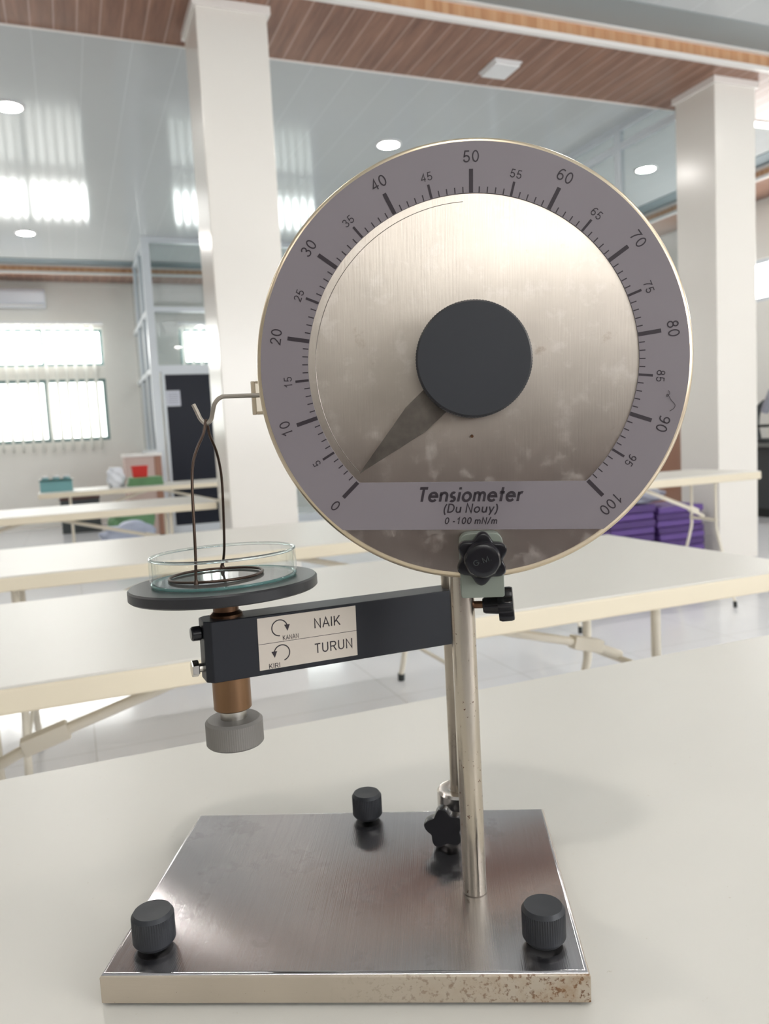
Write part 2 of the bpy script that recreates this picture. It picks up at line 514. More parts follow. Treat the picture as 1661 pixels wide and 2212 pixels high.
def _arc(cx, cy, rx, ry, a0, a1, n=14):
    return [(cx + rx * math.cos(math.radians(a0 + (a1 - a0) * i / n)), cy + ry * math.sin(math.radians(a0 + (a1 - a0) * i / n))) for i in range(n + 1)]
def _glyphs():
    G = {}
    loop = lambda *a: ('loop', _arc(*a, 0, 360, 28)[:-1])
    ln = lambda *p: ('line', list(p))
    G['0'] = (.62, [loop(.31, .5, .25, .45)])
    G['1'] = (.62, [ln((.12, .70), (.24, .79), (.37, .97), (.37, 0))])
    G['2'] = (.62, [ln(*(_arc(.31, .69, .23, .26, 170, -30) + [(.30, .30), (.10, .12), (.06, .05), (.57, .05)]))])
    G['3'] = (.62, [ln(*_arc(.29, .73, .21, .22, 160, -90)), ln(*_arc(.30, .28, .25, .23, 90, -165))])
    G['4'] = (.62, [ln((.43, 0), (.43, .94), (.05, .27), (.60, .27))])
    G['5'] = (.62, [ln(*([(.54, .94), (.17, .94), (.10, .47)] + _arc(.30, .30, .25, .26, 138, -165)))])
    G['6'] = (.62, [loop(.32, .30, .24, .25), ln(*_arc(.40, .42, .32, .53, 185, 62))])
    G['7'] = (.62, [ln((.05, .94), (.57, .94), (.40, .68), (.28, .36), (.23, 0))])
    G['8'] = (.62, [loop(.31, .735, .20, .215), loop(.31, .28, .25, .24)])
    G['9'] = (.62, [loop(.30, .70, .24, .25), ln(*_arc(.22, .58, .32, .53, 5, -118))])
    G['-'] = (.40, [ln((.04, .36), (.36, .36))])
    G['/'] = (.36, [ln((0, -.06), (.36, 1.06))])
    G['('] = (.24, [ln(*_arc(.50, .36, .44, .72, 125, 235))])
    G[')'] = (.24, [ln(*_arc(-.26, .36, .44, .72, 55, -55))])
    G['.'] = (.12, [ln((.06, 0), (.06, .12))])
    G['T'] = (.58, [ln((0, .94), (.58, .94)), ln((.29, .94), (.29, 0))])
    G['D'] = (.70, [ln(*([(.07, .06), (.07, .94), (.28, .94)] + _arc(.28, .5, .38, .44, 90, -90) + [(.07, .06), (.07, .2)]))])
    G['N'] = (.70, [ln((.07, 0), (.07, .98), (.63, .02), (.63, 1))])
    G['A'] = (.70, [ln((.02, 0), (.35, .98), (.68, 0)), ln((.14, .34), (.56, .34))])
    G['I'] = (.14, [ln((.07, 0), (.07, 1))])
    G['K'] = (.68, [ln((.07, 0), (.07, 1)), ln((.62, 1), (.09, .36)), ln((.26, .57), (.66, 0))])
    G['U'] = (.66, [ln(*([(.07, 1), (.07, .36)] + _arc(.33, .34, .26, .29, 180, 360) + [(.59, .36), (.59, 1)]))])
    G['R'] = (.68, [ln(*([(.07, 0), (.07, .94), (.38, .94)] + _arc(.38, .715, .22, .225, 90, -90) + [(.07, .49)])), ln((.36, .49), (.64, 0))])
    G['G'] = (.74, [ln(*(_arc(.37, .5, .31, .45, 45, 350, 20) + [(.67, .46), (.40, .46)]))])
    G['M'] = (.80, [ln((.07, 0), (.07, .97), (.40, .05), (.73, .97), (.73, 0))])
    G['o'] = (.66, [loop(.33, .33, .27, .29)])
    G['e'] = (.66, [ln(*([(.08, .36), (.60, .36)] + _arc(.33, .33, .27, .29, 8, 322, 20)))])
    G['n'] = (.58, [ln((.07, .66), (.07, 0)), ln(*(_arc(.29, .38, .22, .24, 180, 0) + [(.51, 0)]))])
    G['m'] = (.86, [ln((.07, .66), (.07, 0)), ln(*(_arc(.25, .40, .18, .22, 180, 0) + [(.43, 0)])), ln(*(_arc(.61, .40, .18, .22, 180, 0) + [(.79, 0)]))])
    G['s'] = (.42, [ln(*(_arc(.21, .47, .14, .15, 45, 255) + _arc(.20, .17, .16, .14, 75, -140)))])
    G['i'] = (.16, [ln((.08, .66), (.08, 0)), ln((.08, .84), (.08, 1.0))])
    G['t'] = (.36, [ln((.18, .98), (.18, 0)), ln((0, .62), (.36, .62))])
    G['r'] = (.36, [ln((.07, .66), (.07, 0)), ln(*_arc(.27, .38, .20, .23, 180, 70))])
    G['u'] = (.58, [ln(*([(.07, .66), (.07, .28)] + _arc(.29, .28, .22, .24, 180, 360) + [(.51, .66)])), ln((.51, .66), (.51, 0))])
    G['y'] = (.56, [ln((.02, .66), (.29, .04)), ln((.54, .66), (.14, -.30))])
    return G
GLYPH = _glyphs()

def text_mesh(bm, s, cx, cy, height, width=None, sw=0.12, shear=0.0, mat=None, depth=0.0002, rot=0.0, gap=0.16):
    """monoline lettering; height = cap height, centred at (cx, cy); width stretches the line"""
    x = 0.0; items = []
    for ch in s:
        if ch == ' ': x += 0.34; continue
        w, strokes = GLYPH[ch]
        for kind, pts in strokes: items.append((kind, [(x + p[0], p[1]) for p in pts]))
        x += w + gap
    x -= gap
    sy = height; sx = (width / x) if width else height
    ca, sa = math.cos(rot), math.sin(rot)
    def tf(p):
        px = (p[0] + shear * (p[1] - 0.5) - x / 2) * sx; py = (p[1] - 0.5) * sy
        q = Vector((cx + px * ca - py * sa, cy + px * sa + py * ca, depth))
        return bm.verts.new(mat @ q if mat else q)
    h = sw / 2
    for kind, pts in items:
        n = len(pts); L = []; Rr = []
        for i in range(n):
            if kind == 'loop': a, b = pts[i - 1], pts[(i + 1) % n]
            else: a, b = pts[max(0, i - 1)], pts[min(n - 1, i + 1)]
            p = pts[i]
            d0 = Vector((p[0] - a[0], p[1] - a[1])); d1 = Vector((b[0] - p[0], b[1] - p[1]))
            if d0.length < 1e-9: d0 = d1
            if d1.length < 1e-9: d1 = d0
            d0.normalize(); d1.normalize()
            t = d0 + d1
            if t.length < 1e-6: t = d1
            t.normalize()
            nn = Vector((-t.y, t.x)); k = h / max(0.42, nn.dot(Vector((-d1.y, d1.x))))
            L.append(tf((p[0] + nn.x * k, p[1] + nn.y * k))); Rr.append(tf((p[0] - nn.x * k, p[1] - nn.y * k)))
        for i in range(n if kind == 'loop' else n - 1):
            j = (i + 1) % n
            bm.faces.new((Rr[i], Rr[j], L[j], L[i]))

# ------------------------------------------------------------------ the room
CZ = 3.675      # ceiling
SZ = 3.555      # soffit underside
XL, XR, YB, YF = -7.5, 7.6, -4.0, 12.55
bm = bm_new(); box(bm, (XL, YB, -0.1), (XR + 0.2, YF + 0.2, 0)); struct('floor', bm, M['floor'])
bm = bm_new(); box(bm, (XL, YB, CZ), (XR + 0.2, YF + 0.2, CZ + 0.1)); struct('ceiling', bm, M['ceiling'])

def zr(z): return z + CAM_Z
# far wall with two windows: upper and lower openings
def wall_with_openings(name, x0, x1, y0, y1, openings, m):
    """openings: (xa, xb, za, zb) sorted by x groups; the wall runs along x"""
    bm = bm_new()
    xs = sorted({x0, x1} | {o[0] for o in openings} | {o[1] for o in openings})
    zs = sorted({0, CZ} | {o[2] for o in openings} | {o[3] for o in openings})
    for xa, xb in zip(xs[:-1], xs[1:]):
        run = None
        for za, zb in zip(zs[:-1], zs[1:]):
            hole = any(o[0] <= xa + 1e-6 and o[1] >= xb - 1e-6 and o[2] <= za + 1e-6 and o[3] >= zb - 1e-6 for o in openings)
            if not hole: box(bm, (xa, y0, za), (xb, y1, zb))
    return struct(name, bm, m)

WU = (zr(1.26), zr(1.80)); WL = (zr(0.16), zr(1.07))
far_open = []
for xa, xb in ((-2.2, 0.60), (1.72, 4.2)):
    far_open += [(xa, xb) + WU, (xa, xb) + WL]
wall_with_openings('wall_far', XL, XR + 0.2, YF, YF + 0.2, far_open, M['wall'])
wn = 0
for xa, xb in ((-2.2, 0.60), (1.72, 4.2)):
    wn += 1
    root = bpy.data.objects.new('window_%d' % wn, None); COL.objects.link(root)
    root.location = (xa, YF, WL[0]); root['kind'] = 'structure'
    for (za, zb) in (WU, WL):
        fb = bm_new(); t = 0.045
        w = xb - xa; z0 = za - WL[0]; z1 = zb - WL[0]
        y0, y1 = 0.06, 0.12
        box(fb, (0, y0, z0), (t, y1, z1)); box(fb, (w - t, y0, z0), (w, y1, z1))
        box(fb, (t, y0, z0), (w - t, y1, z0 + t)); box(fb, (t, y0, z1 - t), (w - t, y1, z1))
        nm = 3 if wn == 1 else 2
        for k in range(1, nm):
            xm = 1.964 - (nm - 1 - k) * 0.95 if wn == 1 else w * k / nm
            box(fb, (xm - t / 2, y0, z0 + t), (xm + t / 2, y1, z1 - t))
        obj('window_frame', fb, M['alu_dark'], root, 0)
        pb = bm_new(); box(pb, (t, 0.085, z0 + t), (w - t, 0.095, z1 - t))
        obj('pane', pb, M['daylight'] if za == WU[0] else M['daylight_low'], root, 0)
# right wall, one high window strip
def wall_y(name, x0, x1, ya, yb, openings, m):
    bm = bm_new()
    ys = sorted({ya, yb} | {o[0] for o in openings} | {o[1] for o in openings})
    zs = sorted({0, CZ} | {o[2] for o in openings} | {o[3] for o in openings})
    for a, b in zip(ys[:-1], ys[1:]):
        for za, zb in zip(zs[:-1], zs[1:]):
            if not any(o[0] <= a + 1e-6 and o[1] >= b - 1e-6 and o[2] <= za + 1e-6 and o[3] >= zb - 1e-6 for o in openings):
                box(bm, (x0, a, za), (x1, b, zb))
    return struct(name, bm, m)
rw = [(4.4, 8.2, zr(1.32), zr(1.80))]
wall_y('wall_right', XR, XR + 0.2, YB, YF, rw, M['wall'])
root = bpy.data.objects.new('window_3', None); COL.objects.link(root); root['kind'] = 'structure'
root.location = (XR, rw[0][0], rw[0][2])
fb = bm_new(); w = rw[0][1] - rw[0][0]; h = rw[0][3] - rw[0][2]; t = 0.05
for (a, b, c, d) in ((0, t, 0, h), (w - t, w, 0, h), (t, w - t, 0, t), (t, w - t, h - t, h), (w / 2 - t / 2, w / 2 + t / 2, t, h - t)):
    box(fb, (0.02, a, c), (0.08, b, d))
obj('window_frame', fb, M['alu'], root, 0)
pb = bm_new(); box(pb, (0.045, t, t), (0.055, w - t, h - t)); obj('pane', pb, M['daylight'], root, 0)
# wall behind the camera: one window mirrored in the dial, two added for fill
back_open = [(-2.0, -0.4, zr(0.9), zr(1.95)), (1.6, 4.2, zr(0.2), zr(1.85)), (5.0, 7.2, zr(0.2), zr(1.85))]
wall_with_openings('wall_behind', XL, XR + 0.2, YB - 0.2, YB, back_open, M['wall'])
for k, (xa, xb, za, zb) in enumerate(back_open):
    root = bpy.data.objects.new('window_%d' % (4 + k), None); COL.objects.link(root); root['kind'] = 'structure'
    root.location = (xa, YB, za)
    w = xb - xa; h = zb - za; t = 0.05; fb = bm_new()
    for (a, b, c, d) in ((0, t, 0, h), (w - t, w, 0, h), (t, w - t, 0, t), (t, w - t, h - t, h), (w / 2 - t / 2, w / 2 + t / 2, t, h - t)):
        box(fb, (a, -0.12, c), (b, -0.06, d))
    obj('window_frame', fb, M['alu_dark'], root, 0)
    pb = bm_new(); box(pb, (t, -0.095, t), (w - t, -0.085, h - t)); obj('pane', pb, M['daylight_back'] if k == 0 else M['added_fill'], root, 0)

bm = bm_new(); box(bm, (XL - 0.2, YB, 0), (XL, YF, CZ)); struct('wall_left', bm, M['wall'])
bm = bm_new(); box(bm, (XL, YB, 0), (XR, YB + 0.05, 1.15)); struct('added_dark_panel', bm, M['brown_dark'])  # unseen dark panel, added to darken the dial's lower reflection

# pillars
PX = ((0.85, 1.255), (4.555, 4.945)); PY = (4.60, 5.0)
for k, (xa, xb) in enumerate(PX):
    bm = bm_new(); box(bm, (xa, PY[0], 0), (xb, PY[1], SZ))
    struct('pillar', bm, M['pillar'], bevel=0.006)
    bm = bm_new(); e = 0.018
    z0 = SZ - 0.045
    box(bm, (xa - e, PY[0] - e, z0), (xb + e, PY[0], SZ)); box(bm, (xa - e, PY[1], z0), (xb + e, PY[1] + e, SZ))
    box(bm, (xa - e, PY[0], z0), (xa, PY[1], SZ)); box(bm, (xb, PY[0], z0), (xb + e, PY[1], SZ))
    struct('trim_%d' % (1 + k), bm, M['trim'])
# dropped wooden soffit over the pillars
S0, S1 = 4.43, 5.17
bm = bm_new(); box(bm, (XL, S0 + 0.012, SZ), (XR, S1, CZ)); struct('soffit', bm, M['soffit'])
bm = bm_new(); box(bm, (XL, S0, SZ + 0.005), (XR, S0 + 0.012, CZ)); struct('trim_3', bm, M['riser'])
bm = bm_new(); box(bm, (XL, S0 - 0.014, SZ - 0.006), (XR, S0 + 0.02, SZ + 0.022)); struct('trim_4', bm, M['trim'])
bm = bm_new(); box(bm, (XL, S0 - 0.03, CZ - 0.022), (XR, S0 + 0.002, CZ)); struct('trim_5', bm, M['trim'])
bm = bm_new(); box(bm, (XL, S1, SZ - 0.006), (XR, S1 + 0.016, SZ + 0.02)); struct('trim_6', bm, M['trim'])
# far soffit
bm = bm_new(); box(bm, (XL, 11.97, SZ), (XR, YF, CZ)); struct('soffit_far', bm, M['soffit'])
bm = bm_new(); box(bm, (XL, 11.955, SZ), (XR, 11.97, CZ)); struct('trim_7', bm, M['riser'])
bm = bm_new(); box(bm, (XL, 11.93, SZ - 0.008), (XR, 11.965, SZ + 0.025)); struct('trim_8', bm, M['trim'])
bm = bm_new(); box(bm, (XL, 11.90, CZ - 0.03), (XR, 11.955, CZ)); struct('trim_9', bm, M['trim'])
bm = bm_new(); box(bm, (XL, YF - 0.02, SZ - 0.05), (XR, YF, SZ)); struct('trim_10', bm, M['wall'])
# right soffit
bm = bm_new(); box(bm, (6.97, 5.2, SZ), (XR, 11.9, CZ)); struct('soffit_right', bm, M['soffit_y'])
bm = bm_new(); box(bm, (6.955, 5.2, SZ), (6.97, 11.9, CZ)); struct('trim_11', bm, M['riser_y'])
bm = bm_new(); box(bm, (6.93, 5.2, SZ - 0.008), (6.965, 11.9, SZ + 0.025)); struct('trim_12', bm, M['trim'])
bm = bm_new(); box(bm, (6.90, 5.2, CZ - 0.03), (6.955, 11.9, CZ)); struct('trim_13', bm, M['trim'])

# flat ceiling strips along the soffits, cove shade put into their grey
M['cove_shade'] = pmat('cove_shade_grey', (150, 156, 156), 0.5)
M['cove_shade_dark'] = pmat('cove_shade_blue_grey', (112, 126, 132), 0.5)
bm = bm_new(); box(bm, (XL, S0 - 0.30, CZ - 0.008), (XR, S0 - 0.03, CZ)); struct('trim_14', bm, M['cove_shade'])
bm = bm_new(); box(bm, (XL, 11.62, CZ - 0.008), (6.62, 11.90, CZ)); struct('trim_15', bm, M['cove_shade_dark'])
bm = bm_new(); box(bm, (6.62, 5.2, CZ - 0.008), (6.90, 11.90, CZ)); struct('trim_16', bm, M['cove_shade_dark'])

# glass room beyond the pillar: front partition (with the dark door) and side partition
FY = 10.3; PXC = 1.03
bm = bm_new()
for (xa, xb, za, zb) in ((PXC, 1.125, 0, CZ), (2.1, 2.19, 0, CZ), (3.3, 3.39, 0, CZ), (4.55, 4.75, 0, CZ)):
    box(bm, (xa, FY - 0.05, za), (xb, FY + 0.05, zb))
for (xa, xb) in ((1.125, 2.1), (2.19, 3.3), (3.39, 4.55)):
    for (za, zb) in ((CZ - 0.06, CZ), (zr(1.68), zr(1.74)), (zr(0.935), zr(1.02)), (0, 0.1)):
        if xa == 1.125 and zb == 0.1: continue
        box(bm, (xa, FY - 0.04, za), (xb, FY + 0.04, zb))
pf = struct('wall_partition_front', bm, M['alu'])
for (xa, xb) in ((1.125, 2.1), (2.19, 3.3), (3.39, 4.55)):
    for (za, zb) in ((zr(1.74), CZ - 0.06), (zr(1.02), zr(1.68)), (0.1, zr(0.935))):
        if xa == 1.125 and za == 0.1: continue
        pb = bm_new(); box(pb, (xa, FY - 0.004, za), (xb, FY + 0.004, zb))
        obj('pane', pb, M['pane_tint'], pf, 0)
bm = bm_new()
box(bm, (PXC, FY + 0.05, 1.0), (PXC + 0.09, YF, 1.07))
for y in (FY + 0.75, FY + 1.5):
    box(bm, (PXC + 0.015, y - 0.03, 1.07), (PXC + 0.075, y + 0.03, CZ))
for z in (zr(1.68), zr(0.95), CZ - 0.06):
    box(bm, (PXC + 0.02, FY + 0.05, z), (PXC + 0.07, YF, z + 0.06))
ps = struct('wall_partition_side', bm, M['alu'])
for k in range(3):
    ya = FY + 0.05 + (0 if k == 0 else (0.73 if k == 1 else 1.48)); yb = (FY + 0.72, FY + 1.47, YF - 0.03)[k]
    for (za, zb) in ((1.07, zr(0.95)), (zr(1.01), zr(1.68)), (zr(1.74), CZ - 0.06)):
        pb = bm_new(); box(pb, (PXC + 0.042, ya, za), (PXC + 0.048, yb, zb)); obj('pane', pb, M['pane_tint'], ps, 0)
bm = bm_new(); box(bm, (PXC + 0.01, FY + 0.05, 0), (PXC + 0.08, YF, 1.0)); struct('wall_partition_base', bm, M['brown_wood'])
# dark glass door
root = bpy.data.objects.new('door_1', None); COL.objects.link(root); root['kind'] = 'structure'
root.location = (1.16, FY, 0.0)
fb = bm_new()
Wd, Hd = 0.92, zr(0.935)
for (a, b, c, d) in ((0, 0.03, 0.09, Hd - 0.03), (Wd - 0.03, Wd, 0.09, Hd - 0.03), (0, Wd, Hd - 0.03, Hd), (0, Wd, 0.0, 0.09)):
    box(fb, (a, -0.03, c), (b, 0.03, d))
obj('door_frame', fb, M['alu'], root, 0)
pb = bm_new(); box(pb, (0.03, -0.012, 0.09), (Wd - 0.03, 0.012, Hd - 0.03)); obj('door_panel', pb, M['door_dark'], root, 0)
hb = bm_new(); tube(hb, [(0.84, -0.012, 0.95), (0.84, -0.06, 0.96), (0.84, -0.06, 1.14), (0.84, -0.012, 1.15)], 0.01)
obj('handle', hb, M['alu'], root)
bm = bm_new(); box(bm, (1.195, FY - 0.0165, zr(0.51)), (1.365, FY - 0.0135, zr(0.705)))
nt_ = obj('notice_sheet', bm, M['paper'], None, 0); tag(nt_, 'white paper notice taped on the dark glass door', 'notice')
bm = bm_new()
for k in range(6):
    box(bm, (1.215, FY - 0.0172, zr(0.665 - k * 0.025)), (1.345, FY - 0.0165, zr(0.673 - k * 0.025)))
obj('printed_rows', bm, M['ink_grey'], nt_, 0)

# glass partition running back from the right pillar
GX = 4.70
bm = bm_new()
for y in (5.02, 5.85, 6.9, 8.0, 9.1, 10.2):
    box(bm, (GX - 0.03, y - 0.03, 0), (GX + 0.03, y + 0.03, CZ))
for z in (CZ - 0.05, zr(2.37), zr(0.95), 0.0):
    box(bm, (GX - 0.025, 5.05, z), (GX + 0.025, 10.2, z + 0.055))
pr_ = struct('wall_partition_right', bm, M['alu'])
for ya, yb in zip((5.05, 5.88, 6.93, 8.03, 9.13), (5.82, 6.87, 7.97, 9.07, 10.17)):
    for (za, zb) in ((zr(2.43), CZ - 0.05), (zr(1.01), zr(2.37)), (0.06, zr(0.95))):
        pb = bm_new(); box(pb, (GX - 0.004, ya, za), (GX + 0.004, yb, zb)); obj('pane', pb, M['pane_tint'], pr_, 0)

# ------------------------------------------------------------------ ceiling lamps
def downlight(name, x, y, label):
    t = thing(name, label, 'ceiling light', (x, y, CZ), 0, 'round ceiling downlights')
    bm = bm_new(); lathe(bm, [(0.092, 0.0), (0.115, 0.0), (0.115, -0.008), (0.1, -0.014), (0.092, -0.012), (0.092, 0.0)], 32)
    obj('housing', bm, M['white_plastic'], t)
    bm = bm_new(); lathe(bm, [(0, -0.012), (0.091, -0.012), (0.091, -0.004), (0, -0.004)], 32)
    obj('diffuser', bm, M['lamp'], t)
    return t
lamps = [(-0.2, 6.65, 'round lit downlight cut by the left edge of the photo, high on the glossy ceiling'),
         (-0.255, 10.3, 'round lit downlight just below the bright ceiling reflection of the window at far left'),
         (2.87, 6.7, 'round lit downlight between the two pillars, above the dial rim'),
         (2.856, 10.4, 'small round lit downlight between the left pillar and the dial at number thirty'),
         (5.73, 6.72, 'round lit downlight seen through the glass partition left of the right pillar'),
         (5.75, 10.4, 'round lit downlight touching the left edge of the right pillar beside the dial')]
first = None
for x, y, l in lamps:
    if first is None: first = downlight('downlight', x, y, l)
    else: dup(first, (x, y, CZ), 0, l)
# the same lamps behind the camera's back (they show in the glass and in the metal)
for x in (-3.3, -0.2, 2.87, 5.73):
    for y in (-0.65, 3.0):
        dup(first, (x, y, CZ), 0, 'round lit downlight on the ceiling out of the frame, in front of the wooden soffit', 'downlights outside the frame')
for x, y in ((-3.3, 6.65), (-3.3, 10.3)):
    dup(first, (x, y, CZ), 0, 'round lit downlight on the ceiling out of the frame, left of the pillar', 'downlights left of the frame')
t = thing('square_ceiling_lamp', 'square white unlit surface lamp under the wooden soffit', 'ceiling light', (2.95, 4.89, SZ))
bm = bm_new(); rbox(bm, (-0.105, -0.115, -0.012), (0.105, 0.115, 0.0), 0.004); obj('housing', bm, M['white_plastic'], t)
bm = bm_new(); rbox(bm, (-0.095, -0.105, -0.034), (0.095, 0.105, -0.012), 0.008, 3); obj('diffuser', bm, M['white_plastic'], t)
t = thing('panel_lamp', 'bright rectangular ceiling panel lamp right of the right pillar', 'ceiling light', (5.85, 5.33, CZ))
bm = bm_new(); rbox(bm, (-0.42, -0.16, -0.03), (0.42, 0.16, 0.0), 0.004); obj('housing', bm, M['white_plastic'], t)
bm = bm_new(); box(bm, (-0.40, -0.14, -0.034), (0.40, 0.14, -0.03)); obj('diffuser', bm, M['led'], t, 0)

# ------------------------------------------------------------------ far wall fittings
t = thing('air_conditioner', 'white split air conditioner on the far wall above the window', 'air conditioner', (-0.55, YF, zr(2.08)))
bm = bm_new()
prism(bm, [(0.0, 0.0), (0.16, 0.0), (0.21, 0.05), (0.21, 0.20), (0.18, 0.25), (0.0, 0.25)], -0.42, 0.42,
      Matrix(((0, 0, 1, 0), (-1, 0, 0, 0), (0, 1, 0, 0), (0, 0, 0, 1))))
obj('body', bm, M['ac'], t, 30, 0.008)
bm = bm_new(); box(bm, (-0.40, -0.205, 0.012), (0.40, -0.175, 0.02)); obj('louvre', bm, M['trim'], t, 0)
bm = bm_new(); box(bm, (-0.415, -0.2125, 0.062), (0.415, -0.2095, 0.192)); obj('front_panel', bm, M['ac'], t, 0)
def blind(x0, x1, label):
    t = thing('vertical_blind', label, 'blind', (x0, YF - 0.06, zr(1.85)), 0, 'vertical window blinds')
    bm = bm_new(); box(bm, (0, -0.025, -0.0), (x1 - x0, 0.03, 0.04)); obj('headrail', bm, M['white_plastic'], t, 0)
    bm = bm_new(); n = int((x1 - x0) / 0.132)
    for k in range(n):
        m = Matrix.Translation((0.07 + k * 0.132, 0, 0)) @ Matrix.Rotation(math.radians(-62), 4, 'Z')
        box(bm, (-0.045, -0.0012, -1.82), (0.045, 0.0012, 0.0), m)
    obj('slats', bm, M['slat'], t, 0)
    return t
blind(-2.25, 0.62, 'open white vertical blind hanging over the far window at left')
blind(1.70, 4.25, 'white vertical blind seen through the glass above the dark door')

# ------------------------------------------------------------------ folding tables
def make_table(label, loc, rotz=0):
    L2, W2, H, TH = 1.0, 0.37, 0.75, 0.045
    t = thing('folding_table', label, 'table', loc, rotz, 'white folding tables in rows')
    bm = bm_new(); rbox(bm, (-L2, -W2, H - TH), (L2, W2, H - 0.0035), 0.006)
    obj('table_edge', bm, M['table_edge'], t)
    bm = bm_new(); rbox(bm, (-L2 + 0.003, -W2 + 0.003, H - 0.006), (L2 - 0.003, W2 - 0.003, H), 0.0025)
    obj('tabletop', bm, M['table_top'], t)
    for s in (-1, 1):
        xl = 0.745 * s
        for q in (-1, 1):
            bm = bm_new()
            pts = [(xl, 0.14 * q, H - TH), (xl, 0.14 * q, 0.50), (xl, 0.145 * q, 0.43), (xl, 0.19 * q, 0.33), (xl, 0.27 * q, 0.17), (xl, 0.31 * q, 0.08), (xl, 0.335 * q, 0.03)]
            tube(bm, smooth_path(pts, 5), 0.012, 12)
            lg = obj('leg', bm, M['tube'], t)
            bm = bm_new(); cyl(bm, 0.0155, 0.0, 0.035, 14, axis_mat((xl, 0.339 * q, 0.0), (0, -0.12 * q, 1)), 0.002)
            obj('foot_cap', bm, M['rubber'], lg)
        bm = bm_new(); tube(bm, [(xl, -0.155, 0.48), (xl, 0.155, 0.48)], 0.009, 10); obj('crossbar', bm, M['tube'], t)
        bm = bm_new(); tube(bm, [(xl, -0.255, 0.20), (xl, 0.255, 0.20)], 0.008, 10); obj('crossbar', bm, M['tube'], t)
        bm = bm_new(); tube(bm, [(0.06 * s, 0, H - TH - 0.008), (0.645 * s, 0, 0.535), (xl, 0, 0.492)], 0.0115, 10)
        br = obj('brace', bm, M['tube'], t)
        bm = bm_new()
        m = axis_mat((0.645 * s, 0, 0.5345), (0.585 * s, 0, -0.162))
        rbox(bm, (-0.017, -0.017, -0.05), (0.017, 0.017, 0.04), 0.004, 2, m)
        hg = obj('hinge', bm, M['tube'], br)
    return t
TX = 0.55
tables = [((TX, 0.547, 0), 'white folding table carrying the tensiometer in the foreground'),
          ((TX, 1.655, 0), 'second white folding table, right behind the foreground table'),
          ((TX, 2.845, 0), 'third white folding table from the front, seen behind the glass dish'),
          ((-0.19, 5.19, 0), 'fourth white folding table, ending against the left pillar'),
          ((0.72, 7.74, 0), 'farthest white folding table, carrying the teal glass box and the red tub')]
tab = None
for loc, l in tables:
    if tab is None: tab = make_table(l, loc)
    else: dup(tab, loc, 0, l)
# a smaller, narrower table before the right pillar
small = dup(tab, (2.965, 3.66, 0), 0, 'small narrow white folding table before the right pillar and the purple stacks')
small.scale = (0.72, 0.70, 1.04)

# ------------------------------------------------------------------ things on and under the far tables
TZ = 0.75
t = thing('glass_box', 'teal glass box with dark rim on the left end of the farthest table', 'box', (-0.13, 7.72, TZ))
bm = bm_new(); x, y, h, w = 0.135, 0.11, 0.095, 0.008
for (a, b) in (((-x, -y, 0), (x, y, w)), ((-x, -y, w), (-x + w, y, h)), ((x - w, -y, w), (x, y, h)), ((-x + w, -y, w), (x - w, -y + w, h)), ((-x + w, y - w, w), (x - w, y, h))):
    box(bm, a, b)
obj('body', bm, M['teal'], t, 0)
bm = bm_new()
for (a, b) in (((-x - .006, -y - .006, h), (x + .006, -y + .012, h + .014)), ((-x - .006, y - .012, h), (x + .006, y + .006, h + .014)), ((-x - .006, -y + .012, h), (-x + .012, y - .012, h + .014)), ((x - .012, -y + .012, h), (x + .006, y - .012, h + .014))):
    box(bm, a, b)
obj('rim', bm, M['teal_dark'], t, 0)
gdish = None
for k, (dx, lab) in enumerate(((-0.09, 'left'), (0.0, 'middle'), (0.09, 'right'))):
    if gdish is None:
        t = thing('small_jar', 'small clear glass jar standing in the teal glass box, leftmost of three', 'jar', (-0.13 + dx, 7.72, TZ + 0.008), 0, 'small jars in the teal box')
        bm = bm_new(); lathe(bm, [(0, 0), (0.032, 0), (0.034, 0.01), (0.034, 0.10), (0.026, 0.118), (0.024, 0.118), (0.024, 0.108), (0.031, 0.095), (0.031, 0.006), (0, 0.006)], 20)
        obj('body', bm, M['teal'], t)
        bm = bm_new(); cyl(bm, 0.028, 0.118, 0.135, 20, None, 0.003); obj('lid', bm, M['teal_dark'] if k == 1 else M['white_plastic'], t)
        gdish = t
    else:
        dup(gdish, (-0.13 + dx, 7.72, TZ + 0.008), 0, 'small clear glass jar standing in the teal glass box, %s of three' % ('middle one' if k == 1 else 'rightmost'))
def bag(name, label, cat, loc, size, mat, seed, rot=0.0):
    """soft slumped bag: subdivided rounded lump with folds, flat underside"""
    random.seed(seed)
    bm = bm_new()
    bmesh.ops.create_icosphere(bm, subdivisions=4, radius=1.0)
    ph = [random.uniform(0, 6.28) for _ in range(8)]
    for v in bm.verts:
        x, y, z = v.co
        f = 1 + 0.10 * math.sin(5 * x + ph[0]) * math.sin(4 * y + ph[1]) + 0.07 * math.sin(9 * z + 6 * x + ph[2]) + 0.05 * math.sin(13 * y + 7 * z + ph[3])
        sg = lambda q: math.copysign(abs(q) ** 0.75, q)
        v.co = Vector((sg(x) * f * size[0] / 2, sg(y) * f * size[1] / 2, max(0.0, (sg(z) * f * 0.5 + 0.42)) * size[2]))
    o = obj(name, bm, mat, None, 180, 0, loc, (0, 0, rot))
    return tag(o, label, cat)
bag('plastic_bag', 'white crumpled plastic bag left of the red tub on the farthest table', 'bag', (0.385, 7.72, TZ), (0.16, 0.16, 0.20), M['white_bag'], 3)
bm = bm_new()
for k in range(3): rbox(bm, (-0.16 + 0.006 * k, -0.14 + 0.005 * k, 0.026 * k), (0.16 - 0.004 * k, 0.14, 0.026 * k + 0.0255), 0.009, 2)
tag(obj('folded_cloth', bm, M['green'], None, 50, 0, (0.64, 7.74, TZ)), 'folded green cloth under the red tub on the farthest table', 'cloth')
t = thing('plastic_tub', 'red plastic tub on the green tray on the farthest table', 'tub', (0.60, 7.74, TZ + 0.0778))
